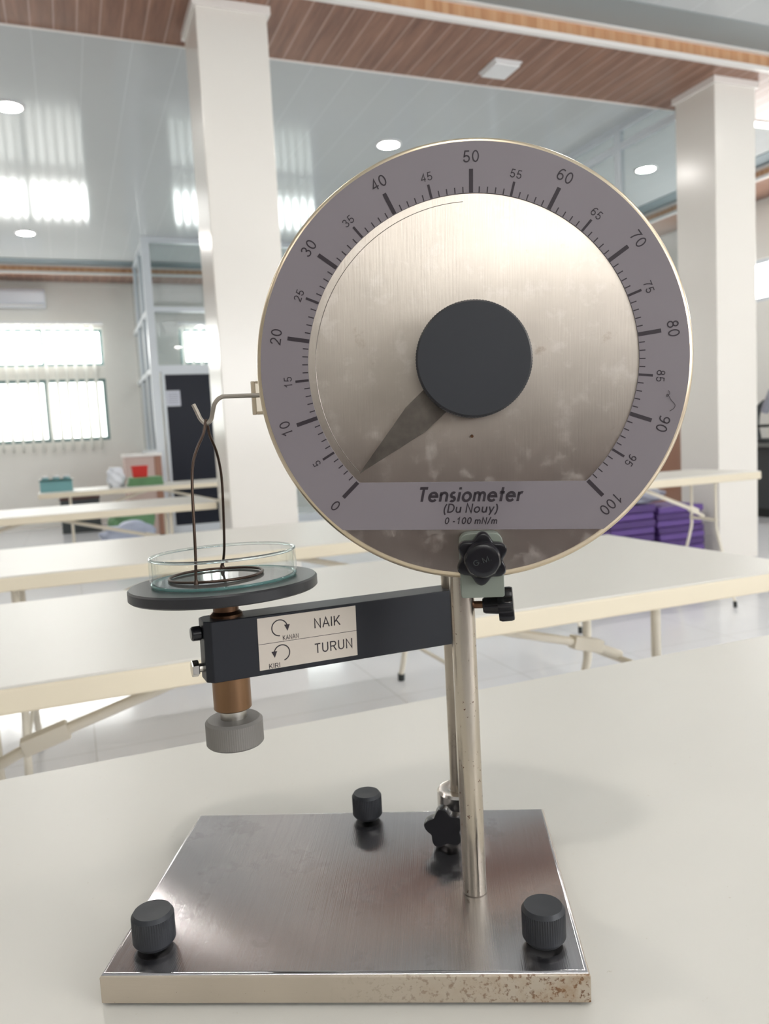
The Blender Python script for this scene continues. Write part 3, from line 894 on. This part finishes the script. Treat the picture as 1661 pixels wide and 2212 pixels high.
bm = bm_new(); lathe(bm, [(0, 0), (0.088, 0), (0.100, 0.095), (0.096, 0.095), (0.084, 0.006), (0, 0.006)], 4, Matrix.Rotation(PI / 4, 4, 'Z')); obj('body', bm, M['red'], t, 20)
bm = bm_new(); lathe(bm, [(0.096, 0.095), (0.107, 0.095), (0.107, 0.106), (0.096, 0.106), (0.096, 0.095)], 4, Matrix.Rotation(PI / 4, 4, 'Z')); obj('rim', bm, M['red'], t, 20)
# brown cabinet at the partition corner
t = thing('side_cabinet', 'narrow brown cabinet with white top at the corner of the glass room', 'cabinet', (0.80, 9.95, 0))
bm = bm_new(); box(bm, (-0.20, -0.25, 0.06), (0.13, 0.25, 1.0)); obj('body', bm, pmat('cabinet_side', (196, 172, 164), 0.45), t, 0, 0.004)
bm = bm_new(); box(bm, (0.13, -0.26, 0.06), (0.21, 0.25, 1.0)); obj('end_panel', bm, M['brown_wood'], t, 0, 0.003)
bm = bm_new(); box(bm, (-0.21, -0.27, 1.0), (0.22, 0.26, 1.035)); obj('top', bm, M['trim'], t, 0, 0.003)
bm = bm_new(); box(bm, (-0.19, -0.23, 0), (0.20, 0.24, 0.06)); obj('plinth', bm, M['brown_dark'], t, 0)
bag('cloth_bag', 'green cloth bag on the floor before the brown cabinet', 'bag', (0.60, 9.36, 0.0), (0.46, 0.30, 0.50), M['green'], 11)
bag('sack', 'pale grey blue sack lying on the floor before the green bag', 'sack', (0.54, 8.95, 0.0), (0.56, 0.34, 0.32), M['sack'], 5)
t = thing('crate', 'dark open crate on the floor against the far wall, under the farthest table', 'crate', (0.08, 11.6, 0)); t.scale = (1, 1, 1.25)
bm = bm_new()
for (a, b) in (((-.25, -.18, 0), (.25, .18, .02)), ((-.25, -.18, .02), (.25, -.165, .36)), ((-.25, .165, .02), (.25, .18, .36)), ((-.25, -.165, .02), (-.235, .165, .36)), ((.235, -.165, .02), (.25, .165, .36))): box(bm, a, b)
obj('body', bm, M['dark'], t, 0)
bm = bm_new()
for (a, b) in (((-.26, -.19, .36), (.26, -.16, .385)), ((-.26, .16, .36), (.26, .19, .385)), ((-.26, -.16, .36), (-.23, .16, .385)), ((.23, -.16, .36), (.26, .16, .385))): box(bm, a, b)
obj('rim', bm, M['brown_dark'], t, 0)

# ------------------------------------------------------------------ purple stacks beside the right pillar
mat_proto = None
ORD = ['bottom', 'second from the floor', 'third from the floor', 'fourth from the floor', 'fifth from the floor', 'sixth from the floor', 'seventh from the floor', 'eighth from the floor', 'ninth from the floor', 'tenth from the floor']
def purple(x, y, n, th, w, d, side, rz):
    for k in range(n):
        bm = bm_new(); rbox(bm, (-w / 2, -d / 2, 0.0), (w / 2, d / 2, th - 0.003), 0.008, 3)
        o = obj('foam_mat', bm, M['purple'] if (k + (side == 'right')) % 2 else M['purple_dark'], None, 40, 0,
                (x + random.uniform(-.012, .012), y + random.uniform(-.01, .01), k * th + 0.0005), (0, 0, rz + random.uniform(-.02, .02)))
        tag(o, 'purple flat mat in the %s stack beside the right pillar, %s' % (side, 'topmost' if k == n - 1 else ORD[k]), 'mat', 'purple mats stacked beside the pillar')
random.seed(4)
purple(3.78, 4.82, 9, 0.054, 0.40, 0.34, 'left', 0.0)
purple(4.22, 4.80, 9, 0.051, 0.42, 0.34, 'right', 0.0)
bag('wrapped_bundle', 'grey plastic wrapped bundle lying on the left purple stack', 'bundle', (3.92, 4.84, 9 * 0.054 - 0.003), (0.50, 0.26, 0.13), M['grey_wrap'], 9)
t = thing('tall_cabinet', 'tall brown wooden cabinet behind the glass partition, showing between the dial and the right pillar', 'cabinet', (5.95, 7.2, 0))
bm = bm_new(); box(bm, (-0.55, -0.25, 0.08), (0.55, 0.25, 1.5)); obj('body', bm, M['brown_wood'], t, 0, 0.004)
for s in (-1, 1):
    bm = bm_new(); box(bm, (-0.53 if s < 0 else 0.005, -0.27, 0.1), (-0.005 if s < 0 else 0.53, -0.25, 1.48)); dd = obj('door', bm, M['brown_wood'], t, 0, 0.002)
    bm = bm_new(); tube(bm, [(0.04 * s, -0.27, 0.75), (0.04 * s, -0.295, 0.76), (0.04 * s, -0.295, 0.86), (0.04 * s, -0.27, 0.87)], 0.005); obj('handle', bm, M['bolt'], dd)
bm = bm_new(); box(bm, (-0.53, -0.22, 0), (0.53, 0.23, 0.08)); obj('plinth', bm, M['brown_dark'], t, 0)
# dark bench with equipment at the right wall
t = thing('wall_bench', 'dark grey bench along the right wall right of the right pillar', 'bench', (7.2, 6.6, 0))
bm = bm_new(); box(bm, (-0.35, -1.1, 0.76), (0.35, 1.1, 0.80)); obj('benchtop', bm, M['bench'], t, 0, 0.004)
bm = bm_new(); box(bm, (-0.31, -1.05, 0.1), (0.33, 1.05, 0.76)); obj('body', bm, M['dark'], t, 0)
bm = bm_new(); box(bm, (-0.27, -1.02, 0.0), (0.32, 1.02, 0.1)); obj('plinth', bm, M['rubber'], t, 0)
t = thing('microscope', 'dark laboratory instrument with a curved neck on the bench at the right edge', 'instrument', (7.02, 6.42, 0.80))
bm = bm_new(); rbox(bm, (-0.11, -0.14, 0), (0.11, 0.14, 0.05), 0.01); obj('base', bm, M['dark'], t)
bm = bm_new(); tube(bm, smooth_path([(0, 0.10, 0.05), (0, 0.13, 0.20), (0, 0.10, 0.36), (0, 0.0, 0.44)], 6), 0.035, 14); obj('neck', bm, M['dark'], t)
bm = bm_new(); cyl(bm, 0.045, -0.10, 0.16, 18, axis_mat((0, -0.03, 0.42), (0, -0.5, 1)), 0.006); obj('eyepiece_tube', bm, M['grey_wrap'], t)
bm = bm_new(); rbox(bm, (-0.09, -0.10, 0.17), (0.09, 0.11, 0.20), 0.005); obj('specimen_stage', bm, M['rubber'], t)

# ------------------------------------------------------------------ the tensiometer
PHI = math.radians(-25.6)
BASE = (0.1704, 0.5267, CAM_Z - 0.324)
T = thing('tensiometer', 'surface tension meter with a big round dial on a steel stand, on the foreground table', 'tensiometer', BASE, PHI)
# base: folded steel tray, edges rounded
bm = bm_new(); BX, BY, BH = 0.1507, 0.1040, 0.0185
t_ = bmesh.new(); box(t_, (-BX, -BY, -BH), (BX, BY, 0.0))
te = [e for e in t_.edges if abs(e.verts[0].co.z) < 1e-6 and abs(e.verts[1].co.z) < 1e-6]
bmesh.ops.bevel(t_, geom=te, offset=0.0034, segments=4, profile=0.5, affect='EDGES')
te = [e for e in t_.edges if abs((e.verts[0].co - e.verts[1].co).z) > 0.01]
bmesh.ops.bevel(t_, geom=te, offset=0.0012, segments=2, profile=0.5, affect='EDGES')
merge(bm, t_)
bm.faces.ensure_lookup_table()
bmesh.ops.recalc_face_normals(bm, faces=bm.faces)
for f in bm.faces:
    f.material_index = 0 if f.normal.z > 0.8 else 1
obj('base_plate', bm, [M['steel_base'], M['steel_edge']], T)
def levelling_knob(x, y, r, h):
    bm = bm_new(); z0 = 0.0022
    n = 110
    lathe(bm, [(0, z0), (r - 0.0022, z0), (r - 0.0005, z0 + 0.0022), (r, z0 + 0.003), (r, h - 0.0026), (r - 0.0018, h), (r * 0.25, h - 0.0002), (0, h - 0.0008)], n, None, (r - 0.0003, 0.00035))
    k = obj('levelling_knob', bm, M['knob'], T, 32, 0, (x, y, 0))
    bm = bm_new(); cyl(bm, 0.004, 0.0, 0.003, 16); cyl(bm, 0.006, -0.0209, -0.0185, 20)
    obj('screw', bm, M['rubber'], k)
levelling_knob(-0.1250, -0.0755, 0.0137, 0.0245)
levelling_knob(0.1272, -0.0750, 0.0137, 0.0250)
levelling_knob(0.0006, 0.0902, 0.0125, 0.0235)
# rods
bm = bm_new(); cyl(bm, 0.00835, 0.0, 0.300, 40, None, 0.0006); obj('front_rod', bm, M['rod'], T, 40, 0, (0.0862, -0.0180, 0))
RX, RY = 0.080, 0.085
bm = bm_new(); cyl(bm, 0.0080, 0.0, 0.236, 40); obj('rear_rod', bm, M['rod_dull'], T, 40, 0, (RX, RY, 0))
bm = bm_new(); lathe(bm, [(0.0080, 0), (0.0188, 0), (0.0188, 0.0262), (0.0172, 0.0282), (0.0112, 0.0282), (0.0098, 0.0274), (0.0080, 0.0274)], 48)
obj('rod_collar', bm, M['collar'], T, 30, 0, (RX - 0.0005, RY, 0))

def star_poly(lobes, r_in, r_out, phase, n=120, sharp=1.0):
    out = []
    for i in range(n):
        a = 2 * PI * i / n
        s = 0.5 + 0.5 * math.cos(lobes * (a - phase))
        r = r_in + (r_out - r_in) * s ** sharp
        out.append((r * math.cos(a), r * math.sin(a)))
    return out
def star_body(bm, lobes, r_in, r_out, phase, h, mat, ch=0.0015, dome=None, n=120, sharp=0.9):
    """star hand-knob about local z, from z=0 (back) to z=h (front)"""
    P = star_poly(lobes, r_in, r_out, phase, n, sharp)
    lev = [(0.94, 0.0), (1.0, ch), (1.0, h - ch), (0.955, h - 0.0003), (0.90, h)]
    rings = [[bm.verts.new(mat @ Vector((x * s, y * s, z))) for x, y in P] for s, z in lev]
    for a, b in zip(rings[:-1], rings[1:]):
        for i in range(n):
            j = (i + 1) % n
            bm.faces.new((a[i], a[j], b[j], b[i]))
    bm.faces.new(rings[0][::-1])
    if dome:
        R, hh = dome
        c = [rings[-1]]
        circ = []
        for (f, z) in ((1.0, h), (0.97, h + hh * 0.55), (0.85, h + hh * 0.85), (0.6, h + hh * 0.97)):
            circ.append([bm.verts.new(mat @ Vector((R * f * math.cos(2 * PI * i / n), R * f * math.sin(2 * PI * i / n), z))) for i in range(n)])
        seq = [rings[-1]] + circ
        for a, b in zip(seq[:-1], seq[1:]):
            for i in range(n):
                j = (i + 1) % n
                bm.faces.new((a[i], a[j], b[j], b[i]))
        bm.faces.new(circ[-1])
    else:
        bm.faces.new(rings[-1])
# rear star knob clamping the collar, facing the front
bm = bm_new(); m = axis_mat((0.0672, 0.0490, 0.0158), (-0.12, -1, 0.03))
star_body(bm, 5, 0.0122, 0.0166, 0.0, 0.0105, m @ Matrix.Rotation(math.radians(92), 4, 'Z'), 0.002, None)
lathe(bm, [(0, -0.022), (0.0055, -0.022), (0.0065, -0.004), (0.0075, 0.0), (0, 0)], 24, m)
obj('collar_star_knob', bm, M['black_plastic'], T, 35)

# dial
DO = (0.0979, -0.042, 0.3665); DR = 0.0395
bm = bm_new()
R0, R1 = 0.1343, 0.1379
prof = [(0, 0.0), (0.07, 0.0), (0.128, 0.0), (R0 - 0.0004, 0.0), (R0, 0.0), (R0 + 0.0016, 0.0003), (R0 + 0.0028, 0.0011), (R1, 0.0026), (R1, 0.0120), (R1 - 0.001, 0.013), (0, 0.013)]
mback = Matrix(((1, 0, 0, 0), (0, 0, 1, 0), (0, 1, 0, 0), (0, 0, 0, 1)))
lathe(bm, prof, 256, mback)
bmesh.ops.recalc_face_normals(bm, faces=bm.faces)
for f in bm.faces:
    c = f.calc_center_median(); f.material_index = 1 if math.hypot(c.x, c.z) > 0.1340 and len(f.verts) == 4 else 0
dial = obj('dial_disc', bm, [M['dial_metal'], M['rim']], T, 30, 0, DO, (0, DR, 0))
# scale plate: ring with flat lower band
bm = bm_new()
RO, ZO, RI, ZI = 0.1347, -0.1057, 0.1040, -0.0748
angs = set(2 * PI * i / 240 for i in range(240))
for r, z in ((RO, ZO), (RI, ZI)):
    a = math.acos(z / r); angs |= {a, 2 * PI - a}
angs = sorted(angs)
def rad(a, r, z):
    c = math.cos(a)
    return min(r, z / c) if c < -1e-6 else r
TPL = 0.0009
rows = []
for a in angs:
    ro, ri = rad(a, RO, ZO), rad(a, RI, ZI)
    s, c = math.sin(a), math.cos(a)
    rows.append([bm.verts.new((ro * s, -TPL, ro * c)), bm.verts.new((ri * s, -TPL, ri * c)), bm.verts.new((ri * s, 0, ri * c)), bm.verts.new((ro * s, 0, ro * c))])
for i in range(len(rows)):
    a, b = rows[i], rows[(i + 1) % len(rows)]
    for k in range(4):
        l = (k + 1) % 4
        bm.faces.new((a[k], b[k], b[l], a[l]))
plate = obj('scale_plate', bm, M['scale_plate'], T, 20, 0, DO, (0, DR, 0))
# tick marks and numbers
A0 = 2.3655
bm = bm_new()
for k in range(101):
    a = (k - 50) / 50 * A0
    if k % 10 == 0: r1, w = 0.1182, 0.0025
    elif k % 5 == 0: r1, w = 0.1128, 0.0015
    else: r1, w = 0.1077, 0.0007
    r0 = 0.1041
    s, c = math.sin(a), math.cos(a)
    if k in (0, 100): r0 = 0.1046
    q = []
    for (r, o) in ((r0, -w / 2), (r1, -w / 2), (r1, w / 2), (r0, w / 2)):
        q.append(bm.verts.new((r * s + o * c, -TPL - 0.00012, r * c - o * s)))
    bm.faces.new(q)
obj('scale_marks', bm, M['ink'], plate, 0)
mt = FRONT @ Matrix.Translation((0, 0, TPL))
for k in range(0, 101, 5):
    a = (k - 50) / 50 * A0
    big = (k % 10 == 0)
    r = 0.1257 if big else 0.1176
    bm = bm_new()
    text_mesh(bm, str(k), r * math.sin(a), r * math.cos(a), 0.0070 if big else 0.0051, None, 0.115, 0.0, mt, 0.00015, -a)
    obj('scale_number', bm, M['ink'], plate, 0)
bm = bm_new()
text_mesh(bm, 'Tensiometer', -0.0006, -0.0829, 0.0092, 0.0664, 0.185, 0.20, mt, 0.00015, 0, 0.15)
obj('title_lettering', bm, M['ink'], plate, 0)
bm = bm_new()
text_mesh(bm, '(Du Nouy)', -0.0005, -0.0918, 0.0058, 0.0345, 0.15, 0.18, mt, 0.00015, 0, 0.17)
obj('title_lettering', bm, M['ink'], plate, 0)
bm = bm_new()
text_mesh(bm, '0 -100 mN/m', -0.0004, -0.0999, 0.0042, 0.0335, 0.17, 0.18, mt, 0.00015, 0, 0.19)
obj('title_lettering', bm, M['ink'], plate, 0)
# engraved line inside the face, small hole below the knob
bm = bm_new(); lathe(bm, [(0, 0), (0.0011, 0), (0.0009, 0.0006), (0, 0.0006)], 16, FRONT @ Matrix.Translation((0.0003, -0.0458, 0)))
obj('stop_pin', bm, M['brass_dark'], dial)
bm = bm_new()
arc = []
for i in range(70):
    a = math.radians(-134 + i * 1.9)
    arc.append((0.0992 * math.sin(a), 0.0, 0.0992 * math.cos(a)))
tube(bm, arc, 0.00022, 6)
obj('engraved_line', bm, M['pointer'], dial)
# pointer
bm = bm_new()
prism(bm, [(-0.0723, -0.0693), (-0.0293, -0.0425), (-0.010, -0.0250), (-0.0255, -0.0115), (-0.0420, -0.0273)], 0.0016, 0.0026, FRONT)
obj('pointer', bm, M['pointer'], T, 20, 0.0002, DO, (0, DR, 0))
# big knob
bm = bm_new()
KR, KH = 0.0349, 0.030
lathe(bm, [(0, 0.003), (KR - 0.0015, 0.003), (KR, 0.0045), (KR, KH - 0.0022), (KR - 0.0014, KH), (KR * 0.5, KH - 0.0001), (0, KH - 0.0001)], 240, FRONT, (KR - 0.0003, 0.0003))
obj('dial_knob', bm, M['knob'], T, 30, 0, (DO[0] + 0.0003, DO[1], DO[2] + 0.0003), (0, DR, 0))
# housing behind the dial, clear plate and hook arm
bm = bm_new(); lathe(bm, [(0, 0.013), (0.092, 0.013), (0.092, 0.050), (0.088, 0.054), (0, 0.054)], 96, mback)
obj('back_housing', bm, M['bracket'], T, 30, 0, DO, (0, DR, 0))
bm = bm_new(); rbox(bm, (-0.0555, 0.008, 0.3440), (0.020, 0.0100, 0.3668), 0.0009, 2)
guard = obj('clear_guard', bm, M['acrylic'], T, 40)
bm = bm_new()
for lo, hi in (((-0.0560, 0.0075, 0.3435), (-0.0530, 0.0105, 0.3673)), ((-0.0530, 0.0075, 0.3435), (0.020, 0.0105, 0.3458)), ((-0.0530, 0.0075, 0.3655), (0.020, 0.0105, 0.3673))):
    rbox(bm, lo, hi, 0.0007, 2)
obj('guard_edge', bm, M['acrylic_edge'], guard, 40)
bm = bm_new()
hk = [(0.02, 0.004, 0.3552), (-0.03, 0.004, 0.3564), (-0.0700, 0.004, 0.3574), (-0.0770, 0.0035, 0.3568), (-0.0812, 0.003, 0.3530), (-0.0832, 0.003, 0.3470), (-0.0848, 0.003, 0.3418), (-0.0885, 0.003, 0.3392), (-0.0922, 0.003, 0.3424), (-0.0946, 0.003, 0.3480), (-0.0968, 0.003, 0.3530)]
hpath = smooth_path(hk, 6)
tube(bm, hpath, 0.00155, 14)
obj('hook_arm', bm, M['hook'], T, 50)
# bracket holding the dial on the rod
bm = bm_new()
def rrect(x0, x1, z0, z1, rt_, rb):
    P = []
    for (cx, cz, r, a0) in ((x1 - rt_, z1 - rt_, rt_, 0), (x0 + rt_, z1 - rt_, rt_, 90), (x0 + rb, z0 + rb, rb, 180), (x1 - rb, z0 + rb, rb, 270)):
        for i in range(7):
            a = math.radians(a0 + 15 * i); P.append((cx + r * math.cos(a), cz + r * math.sin(a)))
    return P
prism(bm, rrect(0.0850, 0.1122, 0.2188, 0.2600, 0.006, 0.0015), 0.0434, 0.056, FRONT)
prism(bm, rrect(0.0850, 0.1122, 0.2188, 0.2262, 0.001, 0.0015), 0.006, 0.0434, FRONT)
obj('clamp_bracket', bm, M['bracket'], T, 40, 0.0005)
bm = bm_new(); m = FRONT @ Matrix.Translation((0.0985, 0.2450, 0.0575))
star_body(bm, 6, 0.0128, 0.0167, math.radians(85.5), 0.0090, m, 0.0018, (0.0116, 0.0062), 144, 0.85)
lathe(bm, [(0, -0.0015), (0.0045, -0.0015), (0.0045, 0.0005), (0, 0.0005)], 20, m)
kb = obj('bracket_star_knob', bm, M['black_plastic'], T, 35)
bm = bm_new(); text_mesh(bm, 'G.M.', -0.0005, 0.0002, 0.0034, 0.0112, 0.13, 0, m, 0.01525, math.radians(18)); obj('moulded_letters', bm, M['rubber'], kb, 0)
# side clamp screw and star knob
bm = bm_new(); cyl(bm, 0.0026, 0.0, 0.010, 16, axis_mat((0.0935, -0.0185, 0.2062), (1, -0.05, 0))); obj('clamp_screw', bm, M['brass_dark'], T)
bm = bm_new(); m = axis_mat((0.1105, -0.0195, 0.2060), (1, -0.10, 0.06))
star_body(bm, 6, 0.0098, 0.0128, 0.25, 0.0102, m, 0.002, None)
lathe(bm, [(0, -0.0105), (0.0048, -0.0105), (0.0056, -0.009), (0.0066, 0.0), (0, 0.0)], 24, m)
obj('side_star_knob', bm, M['black_plastic'], T, 35)

# arm with the lift stage
AROT = (0, 0.0124, math.atan2(0.477, 0.8789)); APOS = (RX, RY, 0.1768)
HW, HH = 0.0125, 0.0219
bm = bm_new()
ch = 0.0045
prism(bm, [(-0.2035 + ch, -HW), (0.0115, -HW), (0.0115, HW), (-0.2035 + ch, HW), (-0.2035, HW - ch), (-0.2035, -HW + ch)], -HH, HH)
arm = obj('arm', bm, M['arm'], T, 20, 0.0007, APOS, AROT)
# silver label with its print (drawn on the arm's front)
ma = FRONT @ Matrix.Translation((0, 0, HW))
bm = bm_new(); box(bm, (-0.1662, -HW - 0.0004, -0.0180), (-0.0902, -HW, 0.0200)); obj('label_plate', bm, M['label'], arm, 0)
bm = bm_new(); D = 0.00055
text_mesh(bm, 'NAIK', -0.1133, 0.0108, 0.0073, 0.0205, 0.12, 0, ma, D)
text_mesh(bm, 'TURUN', -0.1090, -0.0079, 0.0073, 0.0300, 0.12, 0, ma, D)
text_mesh(bm, 'KANAN', -0.1420, 0.0036, 0.0034, 0.0120, 0.13, 0, ma, D)
text_mesh(bm, 'KIRI', -0.1552, -0.0158, 0.0036, 0.0082, 0.13, 0, ma, D)
box(bm, (-0.1662, -HW - D, 0.00085), (-0.0902, -HW - 0.00045, 0.00115))
def arc_arrow(cx, cz, r, a0, a1, tip_at_end):
    n = 40; w = 0.00042
    pts = [math.radians(a0 + (a1 - a0) * i / n) for i in range(n + 1)]
    for p, q in zip(pts[:-1], pts[1:]):
        bm.faces.new([bm.verts.new(ma @ Vector((cx + (r + e) * math.cos(u), cz + (r + e) * math.sin(u), D))) for u, e in ((p, -w), (p, w), (q, w), (q, -w))])
    e = pts[-1]
    px, pz = cx + r * math.cos(e), cz + r * math.sin(e)
    bm.faces.new([bm.verts.new(ma @ Vector((px + dx, pz + dz, D))) for dx, dz in ((-0.0022, 0.0006), (0.0022, 0.0006), (0.0002 , -0.0042))])
arc_arrow(-0.1500, 0.0113, 0.0058, 270, 12, True)
arc_arrow(-0.1492, -0.0072, 0.0058, -75, 168, True)
obj('label_lettering', bm, M['ink'], arm, 0)
# bolts in the arm's end
bm = bm_new(); cyl(bm, 0.0052, 0.0, 0.0075, 20, axis_mat((-0.2035, 0.0, 0.0125), (-1, 0, 0)), 0.001); obj('end_bolt', bm, M['black_plastic'], arm)
bm = bm_new(); cyl(bm, 0.0060, 0.0035, 0.0085, 6, axis_mat((-0.2035, 0.0, -0.0125), (-1, 0, 0)), 0.0006); cyl(bm, 0.0032, 0, 0.004, 12, axis_mat((-0.2035, 0.0, -0.0125), (-1, 0, 0)))
obj('end_bolt', bm, M['bolt'], arm, 25)
# lift spindle below and above the arm
AX = (-0.0832, -0.0003)
bm = bm_new(); cyl(bm, 0.0137, 0.1325, 0.1580, 40, None, 0.0008); obj('brass_bush', bm, M['brass'], T, 40, 0, (AX[0], AX[1], 0))
bm = bm_new(); cyl(bm, 0.0096, 0.1230, 0.1325, 32); obj('spindle', bm, M['stem'], T, 40, 0, (AX[0], AX[1], 0))
bm = bm_new(); lathe(bm, [(0, 0.1060), (0.0195, 0.1060), (0.0208, 0.1072), (0.0208, 0.1232), (0.0188, 0.1252), (0.0108, 0.1256), (0, 0.1256)], 160, None, (0.0205, 0.00022))
obj('lift_knob', bm, M['grey_knob'], T, 30, 0, (AX[0], AX[1], 0))
bm = bm_new(); lathe(bm, [(0.0, 0.2005), (0.0118, 0.2005), (0.0118, 0.2028), (0.0100, 0.2042), (0.0092, 0.2050), (0.0092, 0.2195), (0.0, 0.2195)], 40)
obj('upper_bush', bm, M['brass_dark'], T, 40, 0, (AX[0], AX[1], 0))
SROT = (-0.0179, -0.017, 0.0); SPOS = (-0.0831, -0.0002, 0.2270)
bm = bm_new(); R = 0.0667
lathe(bm, [(0, -0.0082), (R - 0.0012, -0.0082), (R, -0.0072), (R, -0.0012), (R - 0.0011, 0.0), (R * 0.5, 0.0), (0, 0.0)], 128)
obj('stage_disc', bm, M['stage'], T, 30, 0, SPOS, SROT)

# world placement of things carried by the tensiometer
TM = Matrix.Translation(BASE) @ Matrix.Rotation(PHI, 4, 'Z')
SM = TM @ Matrix.Translation(SPOS) @ Euler(SROT).to_matrix().to_4x4()
# petri dish
bm = bm_new(); R = 0.0520; H = 0.0200
prof = [(0, 0.0003), (R - 0.0016, 0.0003), (R - 0.0004, 0.0010), (R, 0.0022), (R, H - 0.0010), (R - 0.0003, H - 0.0002), (R - 0.0010, H), (R - 0.0017, H - 0.0003), (R - 0.0020, H - 0.0010),
        (R - 0.0020, 0.0034), (R - 0.0026, 0.0025), (R - 0.0036, 0.0021), (0, 0.0021)]
lathe(bm, prof, 128)
dish = obj('petri_dish', bm, M['glass'], None, 50)
dish.matrix_world = SM @ Matrix.Translation((0.0002, 0.002, 0))
bm = bm_new()
tube(bm, [((R - 0.0010) * math.cos(2 * PI * i / 128), (R - 0.0010) * math.sin(2 * PI * i / 128), H - 0.0004) for i in range(128)], 0.00115, 12, True)
obj('rim', bm, M['glass_solid'], dish, 60)
bm = bm_new()
tube(bm, [((R - 0.0014) * math.cos(2 * PI * i / 128), (R - 0.0014) * math.sin(2 * PI * i / 128), 0.0014) for i in range(128)], 0.0011, 12, True)
obj('base_edge', bm, M['glass_edge'], dish, 60)
tag(dish, 'shallow clear glass dish on the black round stage of the tensiometer', 'dish')
# ring hanging from the hook (local coordinates of the tensiometer)
bm = bm_new()
RC = Vector((-0.0900, 0.0055, 0.2301)); RR = 0.0333
wr = 0.00102
ring = []
for i in range(72):
    a = 2 * PI * i / 72
    ring.append(RC + Vector((RR * math.cos(a), RR * math.sin(a), 0.0002 * math.sin(3 * a) + 0.017 * RR * math.cos(a) - 0.018 * RR * math.sin(a))))
tube(bm, ring, wr, 10, True)
ringo = obj('wire_ring', bm, M['wire'], None, 60)
ringo.matrix_world = TM
tag(ringo, 'dark wire measuring ring hanging from the hook into the glass dish', 'measuring ring')
bm = bm_new()
top = Vector((-0.0885, 0.0030, 0.34115))
aA, aB = math.radians(262), math.radians(98)
pA = RC + Vector((RR * math.cos(aA), RR * math.sin(aA), 0.0))
pB = RC + Vector((RR * math.cos(aB), RR * math.sin(aB), 0.0))
pa = [top + Vector((0.0000, 0.0, 0.0006)), top + Vector((-0.0004, -0.0022, -0.0035)), Vector((-0.0894, -0.0040, 0.331)), Vector((-0.0920, -0.0120, 0.3215)), Vector((-0.0938, -0.0180, 0.3110)), Vector((-0.0940, -0.0225, 0.2950)), Vector((-0.0936, -0.0260, 0.2700)), Vector((-0.0940, -0.0268, 0.2480)), pA + Vector((0, 0, 0.004)), pA]
pb = [top + Vector((0.0000, 0.0, 0.0006)), top + Vector((0.0002, 0.0026, -0.0035)), Vector((-0.0878, 0.0070, 0.331)), Vector((-0.0866, 0.0160, 0.3200)), Vector((-0.0868, 0.0240, 0.3080)), Vector((-0.0875, 0.0290, 0.2950)), Vector((-0.0890, 0.0320, 0.2700)), Vector((-0.0910, 0.0345, 0.2450)), pB]
tube(bm, smooth_path(pa, 5), wr, 10); tube(bm, smooth_path(pb, 5), wr, 10)
for p in (pA, pB):
    lathe(bm, [(0, 0.0035), (0.0010, 0.0030), (0.0018, 0.0008), (0.0018, -0.0006), (0, -0.0008)], 12, Matrix.Translation(p))
st = obj('stirrup', bm, M['wire'], ringo, 60)
st['label'] = 'dark bent wire stirrup carrying the ring'

# loose thread stuck to the dial
TD = TM @ Matrix.Translation(DO) @ Matrix.Rotation(DR, 4, 'Y')
bm = bm_new()
tube(bm, smooth_path([(x, -0.0013, z) for x, z in ((0.1220,-0.0189),(0.1229,-0.0209),(0.1212,-0.0229),(0.1215,-0.0211),(0.1238,-0.0249),(0.1262,-0.0278),(0.1256,-0.0301),(0.1231,-0.0318))], 4), 0.00014, 6)
th = obj('thread', bm, M['ink'], None, 60); th.matrix_world = TD
tag(th, 'tiny dark curled thread stuck to the dial between numbers 85 and 90', 'thread')
